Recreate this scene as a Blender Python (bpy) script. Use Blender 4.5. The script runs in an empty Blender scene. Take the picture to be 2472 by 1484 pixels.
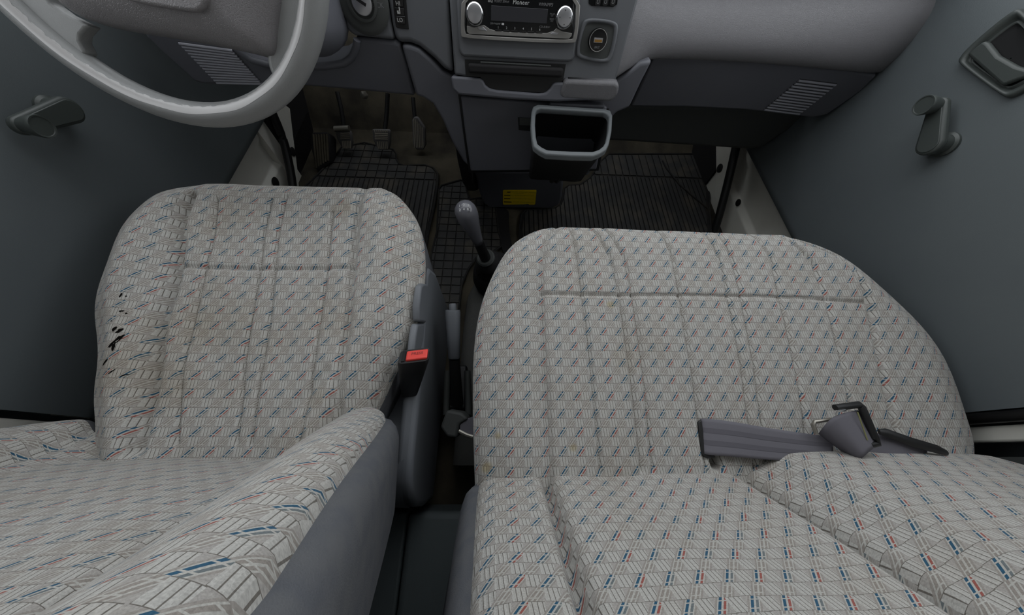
import bpy, bmesh, math, random
import numpy as np
from mathutils import Vector, Matrix

random.seed(7)
D = bpy.data
SC = bpy.context.scene
COL = SC.collection

# ------------------------------------------------------------------ camera, light, exposure
FPX = 730.0
PITCH = math.radians(64)
_X = np.array([1., 0, 0])
_F0 = np.array([0, math.cos(PITCH), -math.sin(PITCH)])
_U0 = np.array([0, math.sin(PITCH), math.cos(PITCH)])
def _n(v): return v / np.linalg.norm(v)
CF = _n(_F0 + .042 * _X)
_u = _U0 - .0175 * _X
CU = _n(_u - CF * _u.dot(CF))
CR = np.cross(CF, CU)
CC = np.array([0, 0, .83])

cam = D.cameras.new('camera'); camo = D.objects.new('camera', cam); COL.objects.link(camo)
cam.sensor_width = 36; cam.lens = FPX / 2472 * 36; cam.clip_start = .01
camo.matrix_world = Matrix(((CR[0], CU[0], -CF[0], CC[0]), (CR[1], CU[1], -CF[1], CC[1]), (CR[2], CU[2], -CF[2], CC[2]), (0, 0, 0, 1)))
SC.camera = camo

w = D.worlds.new('sky'); SC.world = w; w.use_nodes = True
bg = w.node_tree.nodes['Background']
bg.inputs[0].default_value = (.93, .97, 1.0, 1); bg.inputs[1].default_value = 2.2
SC.cycles.max_bounces = 6; SC.cycles.diffuse_bounces = 3; SC.cycles.glossy_bounces = 2; SC.cycles.adaptive_threshold = .02
SC.view_settings.view_transform = 'Standard'; SC.view_settings.look = 'None'
SC.view_settings.exposure = 0.0; SC.view_settings.gamma = 1.0; SC.view_settings.use_curve_mapping = False

# ------------------------------------------------------------------ survey: photograph ray -> point at a known plane
def ray(px, py): return (px - 1236) / FPX * CR + (742 - py) / FPX * CU + CF
def at(px, py, X=None, Y=None, Z=None):
    d = ray(px, py)
    i, v = (0, X) if X is not None else (1, Y) if Y is not None else (2, Z)
    return Vector(CC + (v - CC[i]) / d[i] * d)
def onp(px, py, pl):
    d = ray(px, py); p0, n = np.array(pl[0]), np.array(pl[1])
    return Vector(CC + (p0 - CC).dot(n) / d.dot(n) * d)
V = Vector

# ------------------------------------------------------------------ materials
class N:
    def __init__(s, t, sock): s.t, s.s = t, sock
    def _m(s, op, *a):
        nd = s.t.nodes.new('ShaderNodeMath'); nd.operation = op
        for i, x in enumerate((s,) + a):
            if isinstance(x, N): s.t.links.new(x.s, nd.inputs[i])
            else: nd.inputs[i].default_value = x
        return N(s.t, nd.outputs[0])
    def __add__(s, o): return s._m('ADD', o)
    __radd__ = __add__
    def __sub__(s, o): return s._m('SUBTRACT', o)
    def __mul__(s, o): return s._m('MULTIPLY', o)
    __rmul__ = __mul__
    def fr(s): return s._m('FRACT')
    def fl(s): return s._m('FLOOR')
    def ab(s): return s._m('ABSOLUTE')
    def gt(s, o): return s._m('GREATER_THAN', o)
    def lt(s, o): return s._m('LESS_THAN', o)
    def mx(s, o): return s._m('MAXIMUM', o)
    def inv(s): return (s * -1.0) + 1.0
    def band(s, a, b): return s.gt(a) * s.lt(b)

def srgb(r, g, b):
    f = lambda c: (c / 255 / 12.92) if c / 255 <= .04045 else ((c / 255 + .055) / 1.055) ** 2.4
    return (f(r), f(g), f(b), 1)

def newmat(name, col, rough=.6, metal=0, spec=.5, var=None, bump=None, coat=0):
    m = D.materials.new(name); m.use_nodes = True
    t = m.node_tree; p = t.nodes['Principled BSDF']
    p.inputs['Base Color'].default_value = col; p.inputs['Roughness'].default_value = rough
    p.inputs['Metallic'].default_value = metal; p.inputs['Specular IOR Level'].default_value = spec
    p.inputs['Coat Weight'].default_value = coat
    tc = t.nodes.new('ShaderNodeTexCoord')
    if var:
        c2, scale, lo, hi = var
        nz = t.nodes.new('ShaderNodeTexNoise'); nz.inputs['Scale'].default_value = scale; nz.inputs['Detail'].default_value = 6
        t.links.new(tc.outputs['Object'], nz.inputs['Vector'])
        rp = t.nodes.new('ShaderNodeMapRange'); rp.inputs['From Min'].default_value = lo; rp.inputs['From Max'].default_value = hi
        t.links.new(nz.outputs['Fac'], rp.inputs['Value'])
        mx = t.nodes.new('ShaderNodeMix'); mx.data_type = 'RGBA'
        mx.inputs['A'].default_value = col; mx.inputs['B'].default_value = c2
        t.links.new(rp.outputs['Result'], mx.inputs['Factor']); t.links.new(mx.outputs['Result'], p.inputs['Base Color'])
    if bump:
        kind, scale, dist = bump
        if kind == 'leather':
            tx = t.nodes.new('ShaderNodeTexVoronoi'); tx.feature = 'DISTANCE_TO_EDGE'; tx.inputs['Scale'].default_value = scale
            nz = t.nodes.new('ShaderNodeTexNoise'); nz.inputs['Scale'].default_value = scale * .35; nz.inputs['Detail'].default_value = 3
            vm = t.nodes.new('ShaderNodeVectorMath'); vm.operation = 'MULTIPLY_ADD'
            t.links.new(tc.outputs['Object'], nz.inputs['Vector']); t.links.new(nz.outputs['Color'], vm.inputs[0])
            vm.inputs[1].default_value = (1.6 / scale,) * 3; t.links.new(tc.outputs['Object'], vm.inputs[2])
            t.links.new(vm.outputs[0], tx.inputs['Vector'])
            mr = t.nodes.new('ShaderNodeMapRange'); mr.inputs['From Max'].default_value = .12
            t.links.new(tx.outputs['Distance'], mr.inputs['Value']); h = mr.outputs['Result']
        else:
            tx = t.nodes.new('ShaderNodeTexNoise'); tx.inputs['Scale'].default_value = scale; tx.inputs['Detail'].default_value = 3
            t.links.new(tc.outputs['Object'], tx.inputs['Vector']); h = tx.outputs['Fac']
        b = t.nodes.new('ShaderNodeBump'); b.inputs['Strength'].default_value = 1; b.inputs['Distance'].default_value = dist
        t.links.new(h, b.inputs['Height']); t.links.new(b.outputs['Normal'], p.inputs['Normal'])
    return m

def fabric_material(name, stain=0.0, spots=()):
    m = D.materials.new(name); m.use_nodes = True
    t = m.node_tree; p = t.nodes['Principled BSDF']
    uv = t.nodes.new('ShaderNodeUVMap'); uv.uv_map = 'weave'
    sp = t.nodes.new('ShaderNodeSeparateXYZ'); t.links.new(uv.outputs[0], sp.inputs[0])
    CELL = .0253
    U = N(t, sp.outputs[0]) * (1 / CELL); W = N(t, sp.outputs[1]) * (2 / CELL)
    row = W.fl(); fv = W.fr()
    odd = (row * .5).fr() * 2.0                    # 0 / 1
    Uo = U + odd * .46 + .0
    fu = Uo.fr(); col = Uo.fl(); colp = (col * .5).fr() * 2.0
    sh = fu - (fv - .5) * .40                      # slanted strands
    slash = sh.band(.53, 1.0)
    ss = sh - .765
    # bars: three fat upright yarn floats
    fb = (fu + fv * .05) * 6.3
    bf = fb.fr(); inbar = fu.band(-.01, .50) * slash.inv()
    gap = (bf - .5).ab().gt(.425)
    rowgap = (fv - .5).ab().gt(.468)
    bar = inbar * gap.inv() * rowgap.inv()
    # coloured strands
    brk = ((fv - .22).ab().lt(.035)).mx((fv - .78).ab().lt(.035))
    s1 = ss.band(-.126, -.032); s2 = ss.band(.034, .118)
    lt0 = ss.band(-.036, .034).mx(ss.band(.112, .160)).mx(ss.band(-.165, -.118))
    on = odd.lt(.5)
    blue = s1 * on * brk.inv(); red = s2 * on * brk.inv() * colp.lt(.5); gb = s2 * on * brk.inv() * colp.gt(.5)
    gry = (s1.mx(s2)) * on.inv() * brk.inv() + ss.band(-.23, -.165).mx(ss.band(.16, .225)) * .7 * slash
    light = (lt0.mx(brk * (s1.mx(s2)))) * slash
    # fine weave and wear
    nz = t.nodes.new('ShaderNodeTexNoise'); nz.inputs['Scale'].default_value = 900; nz.inputs['Detail'].default_value = 2
    t.links.new(uv.outputs[0], nz.inputs['Vector'])
    wz = t.nodes.new('ShaderNodeTexNoise'); wz.inputs['Scale'].default_value = 9; wz.inputs['Detail'].default_value = 5
    t.links.new(uv.outputs[0], wz.inputs['Vector'])
    cur = None
    def mix(prev, fac, c):
        mx = t.nodes.new('ShaderNodeMix'); mx.data_type = 'RGBA'
        if isinstance(prev, tuple): mx.inputs['A'].default_value = prev
        else: t.links.new(prev, mx.inputs['A'])
        mx.inputs['B'].default_value = c; t.links.new(fac.s, mx.inputs['Factor'])
        return mx.outputs['Result']
    c = mix(srgb(181, 177, 172), inbar * (gap.mx(rowgap)), srgb(122, 117, 111))
    c = mix(c, bar, srgb(200, 198, 193))
    c = mix(c, light, srgb(198, 196, 190))
    c = mix(c, gry * .9, srgb(158, 151, 144))
    c = mix(c, gb, srgb(120, 128, 131))
    c = mix(c, blue, srgb(52, 96, 124))
    c = mix(c, red, srgb(166, 98, 90))
    f1 = t.nodes.new('ShaderNodeMapRange'); f1.inputs['From Min'].default_value = .3; f1.inputs['From Max'].default_value = .7
    f1.inputs['To Min'].default_value = .60; f1.inputs['To Max'].default_value = .84
    t.links.new(nz.outputs['Fac'], f1.inputs['Value'])
    mm = t.nodes.new('ShaderNodeVectorMath'); mm.operation = 'SCALE'
    t.links.new(c, mm.inputs[0]); t.links.new(f1.outputs['Result'], mm.inputs['Scale'])
    st = t.nodes.new('ShaderNodeMapRange'); st.inputs['From Min'].default_value = .5; st.inputs['From Max'].default_value = .72
    st.inputs['To Max'].default_value = .35 + stain
    t.links.new(wz.outputs['Fac'], st.inputs['Value'])
    mx = t.nodes.new('ShaderNodeMix'); mx.data_type = 'RGBA'; mx.blend_type = 'MULTIPLY'
    t.links.new(mm.outputs[0], mx.inputs['A']); mx.inputs['B'].default_value = (.80, .74, .66, 1)
    t.links.new(st.outputs['Result'], mx.inputs['Factor'])
    last = mx.outputs['Result']; u0, v0 = N(t, sp.outputs[0]), N(t, sp.outputs[1]); wob = (N(t, wz.outputs['Fac']) - .5) * .03
    for su_, sv_, r_, k_, c_ in spots:
        dx, dy = u0 - su_ + wob, v0 - sv_ - wob
        d_ = (dx * dx + dy * dy)._m('SQRT')
        mr = t.nodes.new('ShaderNodeMapRange'); mr.interpolation_type = 'SMOOTHSTEP'; mr.inputs['From Min'].default_value = r_ * 1.15; mr.inputs['From Max'].default_value = r_ * .35; mr.inputs['To Max'].default_value = k_
        t.links.new(d_.s, mr.inputs['Value'])
        m2 = t.nodes.new('ShaderNodeMix'); m2.data_type = 'RGBA'; m2.blend_type = 'MULTIPLY'; m2.inputs['B'].default_value = c_
        t.links.new(last, m2.inputs['A']); t.links.new(mr.outputs['Result'], m2.inputs['Factor']); last = m2.outputs['Result']
    t.links.new(last, p.inputs['Base Color'])
    p.inputs['Roughness'].default_value = .95; p.inputs['Specular IOR Level'].default_value = .15
    p.inputs['Sheen Weight'].default_value = .12; p.inputs['Sheen Roughness'].default_value = .5
    h = bar * ((bf - .5).ab() * -1.2 + 1.0) + light * .55 + (blue.mx(red).mx(gb)) * .4 + N(t, nz.outputs['Fac']) * .5
    b = t.nodes.new('ShaderNodeBump'); b.inputs['Strength'].default_value = .8; b.inputs['Distance'].default_value = .0009
    t.links.new(h.s, b.inputs['Height']); t.links.new(b.outputs['Normal'], p.inputs['Normal'])
    return m

class _Fr0:      # cushion planes, for placing the stains
    def __init__(s, z0, k): s.p = (V((0, 0, z0)), V((0, -k, 1)).normalized()); s.b = V((0, 1, k)).normalized()
    def loc(s, x, y): d = onp(x, y, s.p) - s.p[0]; return d.x, d.dot(s.b)
_fd, _fp = _Fr0(.345, .12), _Fr0(.338, .11)
_br, _yl = (.72, .64, .52, 1), (.85, .72, .42, 1)
_ds = [(*_fd.loc(460, 800), .05, .36, _br), (*_fd.loc(440, 930), .05, .36, _br), (*_fd.loc(840, 520), .025, .45, _br), (*_fd.loc(330, 900), .05, .4, _br), (*_fd.loc(790, 960), .02, .4, _br), (*_fd.loc(560, 780), .06, .3, _br)]
_ps = [(*_fp.loc(1466, 745), .008, .6, _yl), (*_fp.loc(1375, 1075), .007, .6, _yl), (*_fp.loc(1178, 1128), .010, .7, _yl), (*_fp.loc(1198, 1045), .006, .6, _yl), (*_fp.loc(1500, 870), .03, .3, _br)]
M = dict(
    fabric=fabric_material('woven_fabric', 0, _ps), fabric_back=fabric_material('woven_fabric_back', 0),
    fabric_worn=fabric_material('woven_fabric_worn', .15, _ds), fabric_worn_back=fabric_material('woven_fabric_worn_back', .1),
    velour=newmat('grey_velour', srgb(97, 98, 101), .95, spec=.1, var=(srgb(90, 92, 97), 60, .4, .65), bump=('noise', 900, .0004)),
    dash=newmat('dash_plastic', srgb(97, 99, 103), .5, spec=.4, bump=('noise', 1400, .00012)),
    pad=newmat('dash_leather_grain', srgb(112, 111, 114), .5, spec=.4, bump=('leather', 420, .00022)),
    lower=newmat('dash_lower_plastic', srgb(92, 93, 100), .5, spec=.4, var=(srgb(98, 99, 105), 4, .4, .7), bump=('noise', 1400, .0001)),
    darkbox=newmat('dark_knee_plastic', srgb(70, 72, 71), .6, spec=.35, bump=('noise', 1200, .0001)),
    card=newmat('door_vinyl', srgb(96, 102, 104), .5, spec=.4, var=(srgb(90, 96, 99), 3, .4, .65), bump=('noise', 900, .00015)),
    trim=newmat('seat_shield_plastic', srgb(102, 105, 110), .5, spec=.4, bump=('noise', 1500, .0001)),
    crank=newmat('crank_plastic', srgb(66, 71, 69), .42, spec=.5, bump=('noise', 1600, .0001)),
    black=newmat('black_plastic', srgb(28, 28, 29), .45, spec=.4),
    soft=newmat('black_softer', srgb(34, 33, 34), .8, spec=.25),
    seal=newmat('rubber_seal', srgb(18, 18, 19), .38, spec=.5),
    rubber=newmat('mat_rubber', srgb(36, 36, 36), .75, spec=.25, var=(srgb(56, 53, 48), 14, .48, .7), bump=('noise', 500, .0003)),
    rubber_top=newmat('mat_rubber_tread', srgb(50, 50, 50), .62, spec=.35, var=(srgb(78, 73, 65), 16, .48, .72), bump=('noise', 600, .0003)),
    carpet=newmat('floor_carpet', srgb(92, 86, 74), .95, spec=.1, var=(srgb(50, 48, 44), 7, .38, .66), bump=('noise', 700, .0012)),
    carpet_dark=newmat('tunnel_carpet', srgb(86, 86, 84), .9, spec=.15, bump=('noise', 500, .0010)),
    engine=newmat('engine_cover_vinyl', srgb(88, 95, 97), .6, spec=.35, bump=('noise', 900, .0002)),
    white=newmat('white_paint', srgb(214, 212, 204), .35, spec=.5, var=(srgb(196, 193, 184), 7, .5, .75)),
    steel=newmat('bare_steel', srgb(150, 146, 138), .4, metal=.8),
    chrome=newmat('chrome', srgb(225, 225, 226), .12, metal=1),
    alu=newmat('brushed_aluminium', srgb(190, 190, 194), .35, metal=.9),
    champagne=newmat('champagne_silver', srgb(150, 148, 145), .4, metal=.5),
    gloss=newmat('gloss_black', srgb(14, 14, 15), .15, spec=.5),
    lcd=newmat('lcd_glass', srgb(52, 52, 56), .25, spec=.5),
    ink=newmat('white_print', srgb(190, 190, 190), .6),
    inkd=newmat('dim_print', srgb(120, 120, 122), .6),
    inkk=newmat('black_print', srgb(44, 38, 16), .7),
    red=newmat('red_button', srgb(214, 66, 58), .45, spec=.4),
    redink=newmat('dark_red_print', srgb(120, 40, 38), .6),
    yellow=newmat('yellow_sticker', srgb(246, 212, 16), .55),
    belt=newmat('belt_webbing', srgb(100, 98, 105), .7, spec=.3),
    belt_edge=newmat('belt_stripe', srgb(88, 86, 93), .75, spec=.25),
    wheel=newmat('wheel_urethane', srgb(140, 141, 141), .36, spec=.5, bump=('leather', 600, .00005)),
    wheel_worn_glint=newmat('wheel_wear_highlight', srgb(182, 180, 180), .25, spec=.6),  # pale tone covers both rim wear and a painted-in highlight
    wheel_pad=newmat('wheel_pad_leather', srgb(126, 123, 125), .4, spec=.5, bump=('leather', 380, .0002)),
    knob=newmat('knob_plastic', srgb(92, 92, 98), .18, spec=.5),
    pedal=newmat('pedal_rubber', srgb(104, 102, 102), .6, spec=.35),
    pedal_rib=newmat('pedal_rib_worn', srgb(168, 161, 148), .6, spec=.35),
    foam=newmat('dark_hole', srgb(18, 17, 16), 1, spec=0),
    roof=newmat('headliner', srgb(190, 188, 184), .9, spec=.1),
    gold=newmat('usb_contact', srgb(170, 130, 70), .4, metal=.7),
    bin_rim=newmat('bin_rim_plastic', srgb(90, 94, 96), .5, spec=.4),
    thread=newmat('stitch_thread', srgb(104, 97, 88), .9, spec=.1),
    slat=newmat('grille_slat_plastic', srgb(142, 142, 150), .4, spec=.5),  # paler than the dash plastic, standing in for light caught on slat edges
    strap=newmat('green_strap', srgb(120, 120, 80), .8),
)

# ------------------------------------------------------------------ builders
def link(o, parent=None):
    COL.objects.link(o)
    if parent is not None: o.parent = parent
    return o
def empty(name, loc=(0, 0, 0)):
    o = D.objects.new(name, None); o.empty_display_size = .05
    link(o); o.location = loc
    bpy.context.view_layer.update()
    return o
def tag(o, label=None, cat=None, group=None, kind=None):
    if label: o['label'] = label
    if cat: o['category'] = cat
    if group: o['group'] = group
    if kind: o['kind'] = kind
    return o
def finish(name, bm, mat, parent=None, smooth=True, angle=40, bevel=0, bseg=3, sub=0, recalc=True):
    if recalc: bmesh.ops.recalc_face_normals(bm, faces=bm.faces[:])
    me = D.meshes.new(name); bm.to_mesh(me); bm.free()
    return finish_me(name, me, mat, parent, smooth, angle, bevel, bseg, sub)
def finish_me(name, me, mat, parent=None, smooth=True, angle=40, bevel=0, bseg=3, sub=0):
    o = D.objects.new(name, me); me.materials.append(M[mat] if isinstance(mat, str) else mat)
    link(o)
    if parent is not None:
        o.parent = parent; o.matrix_parent_inverse = parent.matrix_world.inverted()
    if smooth:
        for p in me.polygons: p.use_smooth = True
        if angle is not None: me.set_sharp_from_angle(angle=math.radians(angle))
    if bevel:
        b = o.modifiers.new('bevel', 'BEVEL'); b.width = bevel; b.segments = bseg; b.limit_method = 'ANGLE'; b.angle_limit = math.radians(35)
        b.harden_normals = False
    if sub:
        s = o.modifiers.new('sub', 'SUBSURF'); s.levels = sub; s.render_levels = sub
    return o
def bm_prism(bm, pts, ext):
    """closed polygon extruded by vector ext"""
    ext = V(ext)
    a = [bm.verts.new(p) for p in pts]; b = [bm.verts.new(V(p) + ext) for p in pts]
    bm.faces.new(a); bm.faces.new(b[::-1]); n = len(a)
    for i in range(n): bm.faces.new((a[i], b[i], b[(i + 1) % n], a[(i + 1) % n]))
def prism(name, pts, ext, mat, parent=None, bevel=.003, **k):
    bm = bmesh.new(); bm_prism(bm, pts, ext)
    return finish(name, bm, mat, parent, bevel=bevel, **k)
def bm_loft(bm, rows, closed=False, cap=False):
    vr = [[bm.verts.new(p) for p in r] for r in rows]
    for i in range(len(vr) - 1):
        n = len(vr[i])
        for j in range(n if closed else n - 1):
            bm.faces.new((vr[i][j], vr[i][(j + 1) % n], vr[i + 1][(j + 1) % n], vr[i + 1][j]))
    if cap:
        bm.faces.new(vr[0][::-1]); bm.faces.new(vr[-1])
def loft(name, rows, mat, parent=None, closed=False, cap=False, **k):
    bm = bmesh.new(); bm_loft(bm, rows, closed, cap)
    return finish(name, bm, mat, parent, **k)
def frame_of(d):
    d = V(d).normalized(); a = V((0, 0, 1)) if abs(d.z) < .9 else V((1, 0, 0))
    s = d.cross(a).normalized(); return s, s.cross(d).normalized()
def bm_tube(bm, pts, r, n=10, flat=1.0, side=None):
    pts = [V(p) for p in pts]; rows = []
    for i, p in enumerate(pts):
        d = pts[min(i + 1, len(pts) - 1)] - pts[max(i - 1, 0)]
        s, u = frame_of(d)
        if side is not None:
            s = (V(side) - d.normalized() * V(side).dot(d.normalized())).normalized(); u = s.cross(d.normalized())
        rr = r[i] if isinstance(r, (list, tuple)) else r
        rows.append([p + s * rr * math.cos(2 * math.pi * k / n) + u * rr * flat * math.sin(2 * math.pi * k / n) for k in range(n)])
    bm_loft(bm, rows, closed=True, cap=True)
def tube(name, pts, r, mat, parent=None, n=10, flat=1.0, side=None, **k):
    bm = bmesh.new(); bm_tube(bm, pts, r, n, flat, side)
    return finish(name, bm, mat, parent, **k)
def bm_lathe(bm, prof, o, ax, n=32, sx=1, su=None):
    """profile [(radius, height)] around axis ax from origin o"""
    s, u = frame_of(ax)
    if su is not None: s, u = su
    a = V(ax).normalized(); o = V(o)
    rows = [[o + a * h + (s * sx * math.cos(2 * math.pi * k / n) + u * math.sin(2 * math.pi * k / n)) * max(r, 1e-5) for k in range(n)] for r, h in prof]
    bm_loft(bm, rows, closed=True, cap=True)
def lathe(name, prof, o, ax, mat, parent=None, n=32, sx=1, su=None, **k):
    bm = bmesh.new(); bm_lathe(bm, prof, o, ax, n, sx, su)
    return finish(name, bm, mat, parent, **k)
def bm_box(bm, c, ax, ay, az):
    c, ax, ay, az = V(c), V(ax), V(ay), V(az)
    bm_prism(bm, [c - ax - ay - az, c + ax - ay - az, c + ax + ay - az, c - ax + ay - az], az * 2)
def box(name, c, ax, ay, az, mat, parent=None, bevel=.002, **k):
    bm = bmesh.new(); bm_box(bm, c, ax, ay, az)
    return finish(name, bm, mat, parent, bevel=bevel, **k)
def rrect(w, h, r, n=5):
    out = []
    for cx, cy, a0 in ((w / 2 - r, h / 2 - r, 0), (-w / 2 + r, h / 2 - r, 90), (-w / 2 + r, -h / 2 + r, 180), (w / 2 - r, -h / 2 + r, 270)):
        for k in range(n + 1):
            a = math.radians(a0 + 90 * k / n); out.append((cx + r * math.cos(a), cy + r * math.sin(a)))
    return out
class Plane:
    """local frame on a surface: right, up, out"""
    def __init__(s, p0, right, up):
        s.o = V(p0); s.x = V(right).normalized(); u = V(up); s.y = (u - s.x * u.dot(s.x)).normalized(); s.n = s.x.cross(s.y)
    def __call__(s, a, b, h=0): return s.o + s.x * a + s.y * b + s.n * h
    def px(s, x, y, h=0): return onp(x, y, (s.o + s.n * h, s.n))
    def loc(s, x, y):
        d = s.px(x, y) - s.o; return d.dot(s.x), d.dot(s.y)
def poly(name, P, pts, h0, h1, mat, parent=None, bevel=.001, **k):
    return prism(name, [P(a, b, h1) for a, b in pts], P.n * (h0 - h1), mat, parent, bevel=bevel, **k)
def polypx(name, P, pts, h0, h1, mat, parent=None, bevel=.002, **k):
    """outline surveyed in the photograph, lying on plane P raised by h1, thickness down to h0"""
    return prism(name, [P.px(x, y, h1) for x, y in pts], P.n * (h0 - h1), mat, parent, bevel=bevel, **k)
def ring(name, P, outer, inner, h0, h1, mat, parent=None, **k):
    bm = bmesh.new(); n = len(outer)
    L = [[bm.verts.new(P(a, b, h)) for a, b in c] for c, h in ((outer, h0), (outer, h1), (inner, h1), (inner, h0))]
    for i in range(n):
        j = (i + 1) % n
        for q in range(4): bm.faces.new((L[q][i], L[q][j], L[(q + 1) % 4][j], L[(q + 1) % 4][i]))
    return finish(name, bm, mat, parent, **k)
def text(name, body, P, a, b, size, mat, parent=None, h=.0004, sx=1.0, align='CENTER', shear=0):
    c = D.curves.new(name, 'FONT'); c.body = body; c.size = size; c.align_x = align; c.align_y = 'CENTER'; c.shear = shear; c.resolution_u = 2
    t = D.objects.new('tmp', c); COL.objects.link(t)
    bpy.context.view_layer.update()
    me = D.meshes.new_from_object(t.evaluated_get(bpy.context.evaluated_depsgraph_get()))
    D.objects.remove(t); D.curves.remove(c)
    me.transform(Matrix(((P.x.x * sx, P.y.x, P.n.x, 0), (P.x.y * sx, P.y.y, P.n.y, 0), (P.x.z * sx, P.y.z, P.n.z, 0), (0, 0, 0, 1))))
    me.transform(Matrix.Translation(P(a, b, h))); me.name = name; me.materials.clear()
    return finish_me(name, me, mat, parent, smooth=False)
def dist_poly(X, Y, pl):
    """distance of arrays X,Y from polyline"""
    d = np.full(X.shape, 9.)
    for (x0, y0), (x1, y1) in zip(pl[:-1], pl[1:]):
        dx, dy = x1 - x0, y1 - y0; L = dx * dx + dy * dy + 1e-12
        t = np.clip(((X - x0) * dx + (Y - y0) * dy) / L, 0, 1)
        d = np.minimum(d, np.hypot(X - x0 - t * dx, Y - y0 - t * dy))
    return d
def sstep(a, b, x):
    t = np.clip((x - a) / (b - a), 0, 1); return t * t * (3 - 2 * t)
def grid_mesh(name, P, UV, mat, parent, split_mat=None, mask=None, flip=False):
    """P (r,c,3) numpy, UV (r,c,2)"""
    r, c, _ = P.shape
    idx = np.arange(r * c).reshape(r, c)
    q = np.stack([idx[:-1, :-1], idx[:-1, 1:], idx[1:, 1:], idx[1:, :-1]], -1).reshape(-1, 4)
    if flip: q = q[:, ::-1]
    me = D.meshes.new(name)
    me.from_pydata(P.reshape(-1, 3).tolist(), [], q.tolist())
    uvl = me.uv_layers.new(name='weave')
    uvl.data.foreach_set('uv', UV.reshape(-1, 2)[q.reshape(-1)].astype(np.float32).ravel())
    o = finish_me(name, me, mat, parent, smooth=True, angle=None)
    if split_mat is not None:
        me.materials.append(M[split_mat])
        mk = mask[:-1, :-1].reshape(-1).astype(np.int32)
        me.polygons.foreach_set('material_index', mk)
    return o

XL, XR = -.73, .785           # inner faces of the two door cards
FASC = Plane((.03, .66, .58), (1, 0, 0), (0, math.sin(math.radians(20)), math.cos(math.radians(20))))

# ------------------------------------------------------------------ the cab shell
def struct(o): o['kind'] = 'structure'; return o
def sbox(name, x0, x1, y0, y1, z0, z1, mat, parent=None, bevel=0):
    return box(name, ((x0 + x1) / 2, (y0 + y1) / 2, (z0 + z1) / 2), ((x1 - x0) / 2, 0, 0), (0, (y1 - y0) / 2, 0), (0, 0, (z1 - z0) / 2), mat, parent, bevel=bevel)

struct(loft('floor', [[(-.86, y, z), (-.3, y, z), (.3, y, z), (.905, y, z)] for y, z in ((-.62, -.03), (-.62, 0), (1.10, 0), (1.14, .012), (1.19, .06), (1.42, .46), (1.44, .45), (1.12, -.03))], 'carpet', angle=50))
struct(sbox('ceiling', -.80, .86, -.60, .42, 1.30, 1.33, 'roof'))
struct(sbox('trim_10', -.84, -.76, .03, .44, 1.12, 1.32, 'roof'))      # unseen roof rail over the left window, added to dim the seat backs
struct(sbox('trim_11', .80, .88, -.005, .44, 1.12, 1.32, 'roof'))      # unseen roof rail over the right window, added to dim the seat backs
struct(sbox('wall_back', -.80, .86, -.64, -.60, 0, 1.37, 'card'))
struct(sbox('trim_1', -.80, -.735, -.60, .03, 0, 1.34, 'darkbox'))       # cab side behind the left door
struct(sbox('trim_2', .80, .86, -.60, -.005, 0, 1.34, 'darkbox'))        # cab side behind the right door
struct(sbox('trim_3', .797, .86, .016, .040, 0, .80, 'white', bevel=.004))      # painted right pillar edge
struct(sbox('trim_4', -.80, -.742, .03, .052, 0, .80, 'white', bevel=.004))     # painted left pillar edge
tag(struct(tube('trim_5', [(.790, .052, z) for z in (0, .2, .4, .6, .8)], .009, 'seal')), 'black rubber seal down the right door shut line')

struct(sbox('wall_left', -.86, -.83, -.64, 1.45, -.05, .76, 'card'))
struct(sbox('wall_right', .875, .905, -.64, 1.45, -.05, .76, 'card'))
struct(sbox('wall_front', -.86, .905, 1.44, 1.47, -.05, .78, 'darkbox'))
struct(sbox('trim_6', -.83, -.748, .93, 1.44, -.03, .40, 'soft'))      # body side at the driver footwell
struct(sbox('trim_7', .795, .875, .95, 1.44, -.03, .40, 'soft'))       # body side at the passenger footwell
struct(sbox('trim_9', -.83, -.742, .885, .934, -.03, .40, 'white'))       # painted hinge pillar
# ---- doors
def door(name, side, X):
    s = side
    d = empty(name, (X + s * .02, .45, .1)); struct(d)
    # vinyl card, slightly padded, ends above the painted steel
    yb, yf = .062, 1.30
    def pt(y, z, h): return V((X + s * h, y, z))
    prof = [(.205, .012), (.212, .002), (.23, 0), (.40, 0), (.60, .0), (.70, .004), (.735, .02)]
    rows = [[pt(y, z, h) for y in np.linspace(yb, yf, 14)] for z, h in prof]
    rows = [[pt(y, .205, .024) for y in np.linspace(yb, yf, 14)]] + rows + [[pt(y, .735, .06) for y in np.linspace(yb, yf, 14)]]
    c = loft('door_card', rows, 'card', d, angle=60)
    # painted inner skin below the card with its pressed channel
    zs = [-.02, .03, .085, .10, .165, .185, .26]
    hs = [.018, .018, .018, .034, .034, .020, .020]
    rows = [[pt(y, z, h) for y in (yb, .4, .7, .95, 1.2)] for z, h in zip(zs, hs)]
    loft('door_inner_skin', rows, 'white', d, angle=50, bevel=.004)
    return d
door_1 = door('door_1', -1, XL)
tag(door_1, 'dark grey left door card with black window crank, beside driver seat', 'door')
door_2 = door('door_2', 1, XR)
tag(door_2, 'dark grey right door card with window crank and recessed pull handle', 'door')
lathe('drain_plug', [(.0, 0), (.011, 0), (.012, .002), (.008, .004), (0, .004)], at(1783, 489, X=XR + .0178), (-1, 0, 0), 'black', door_2, n=16)
lathe('drain_plug', [(.0, 0), (.016, 0), (.017, .002), (.010, .004), (0, .004)], at(664, 440, X=XL - .0178), (1, 0, 0), 'black', door_1, n=16)

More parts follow.
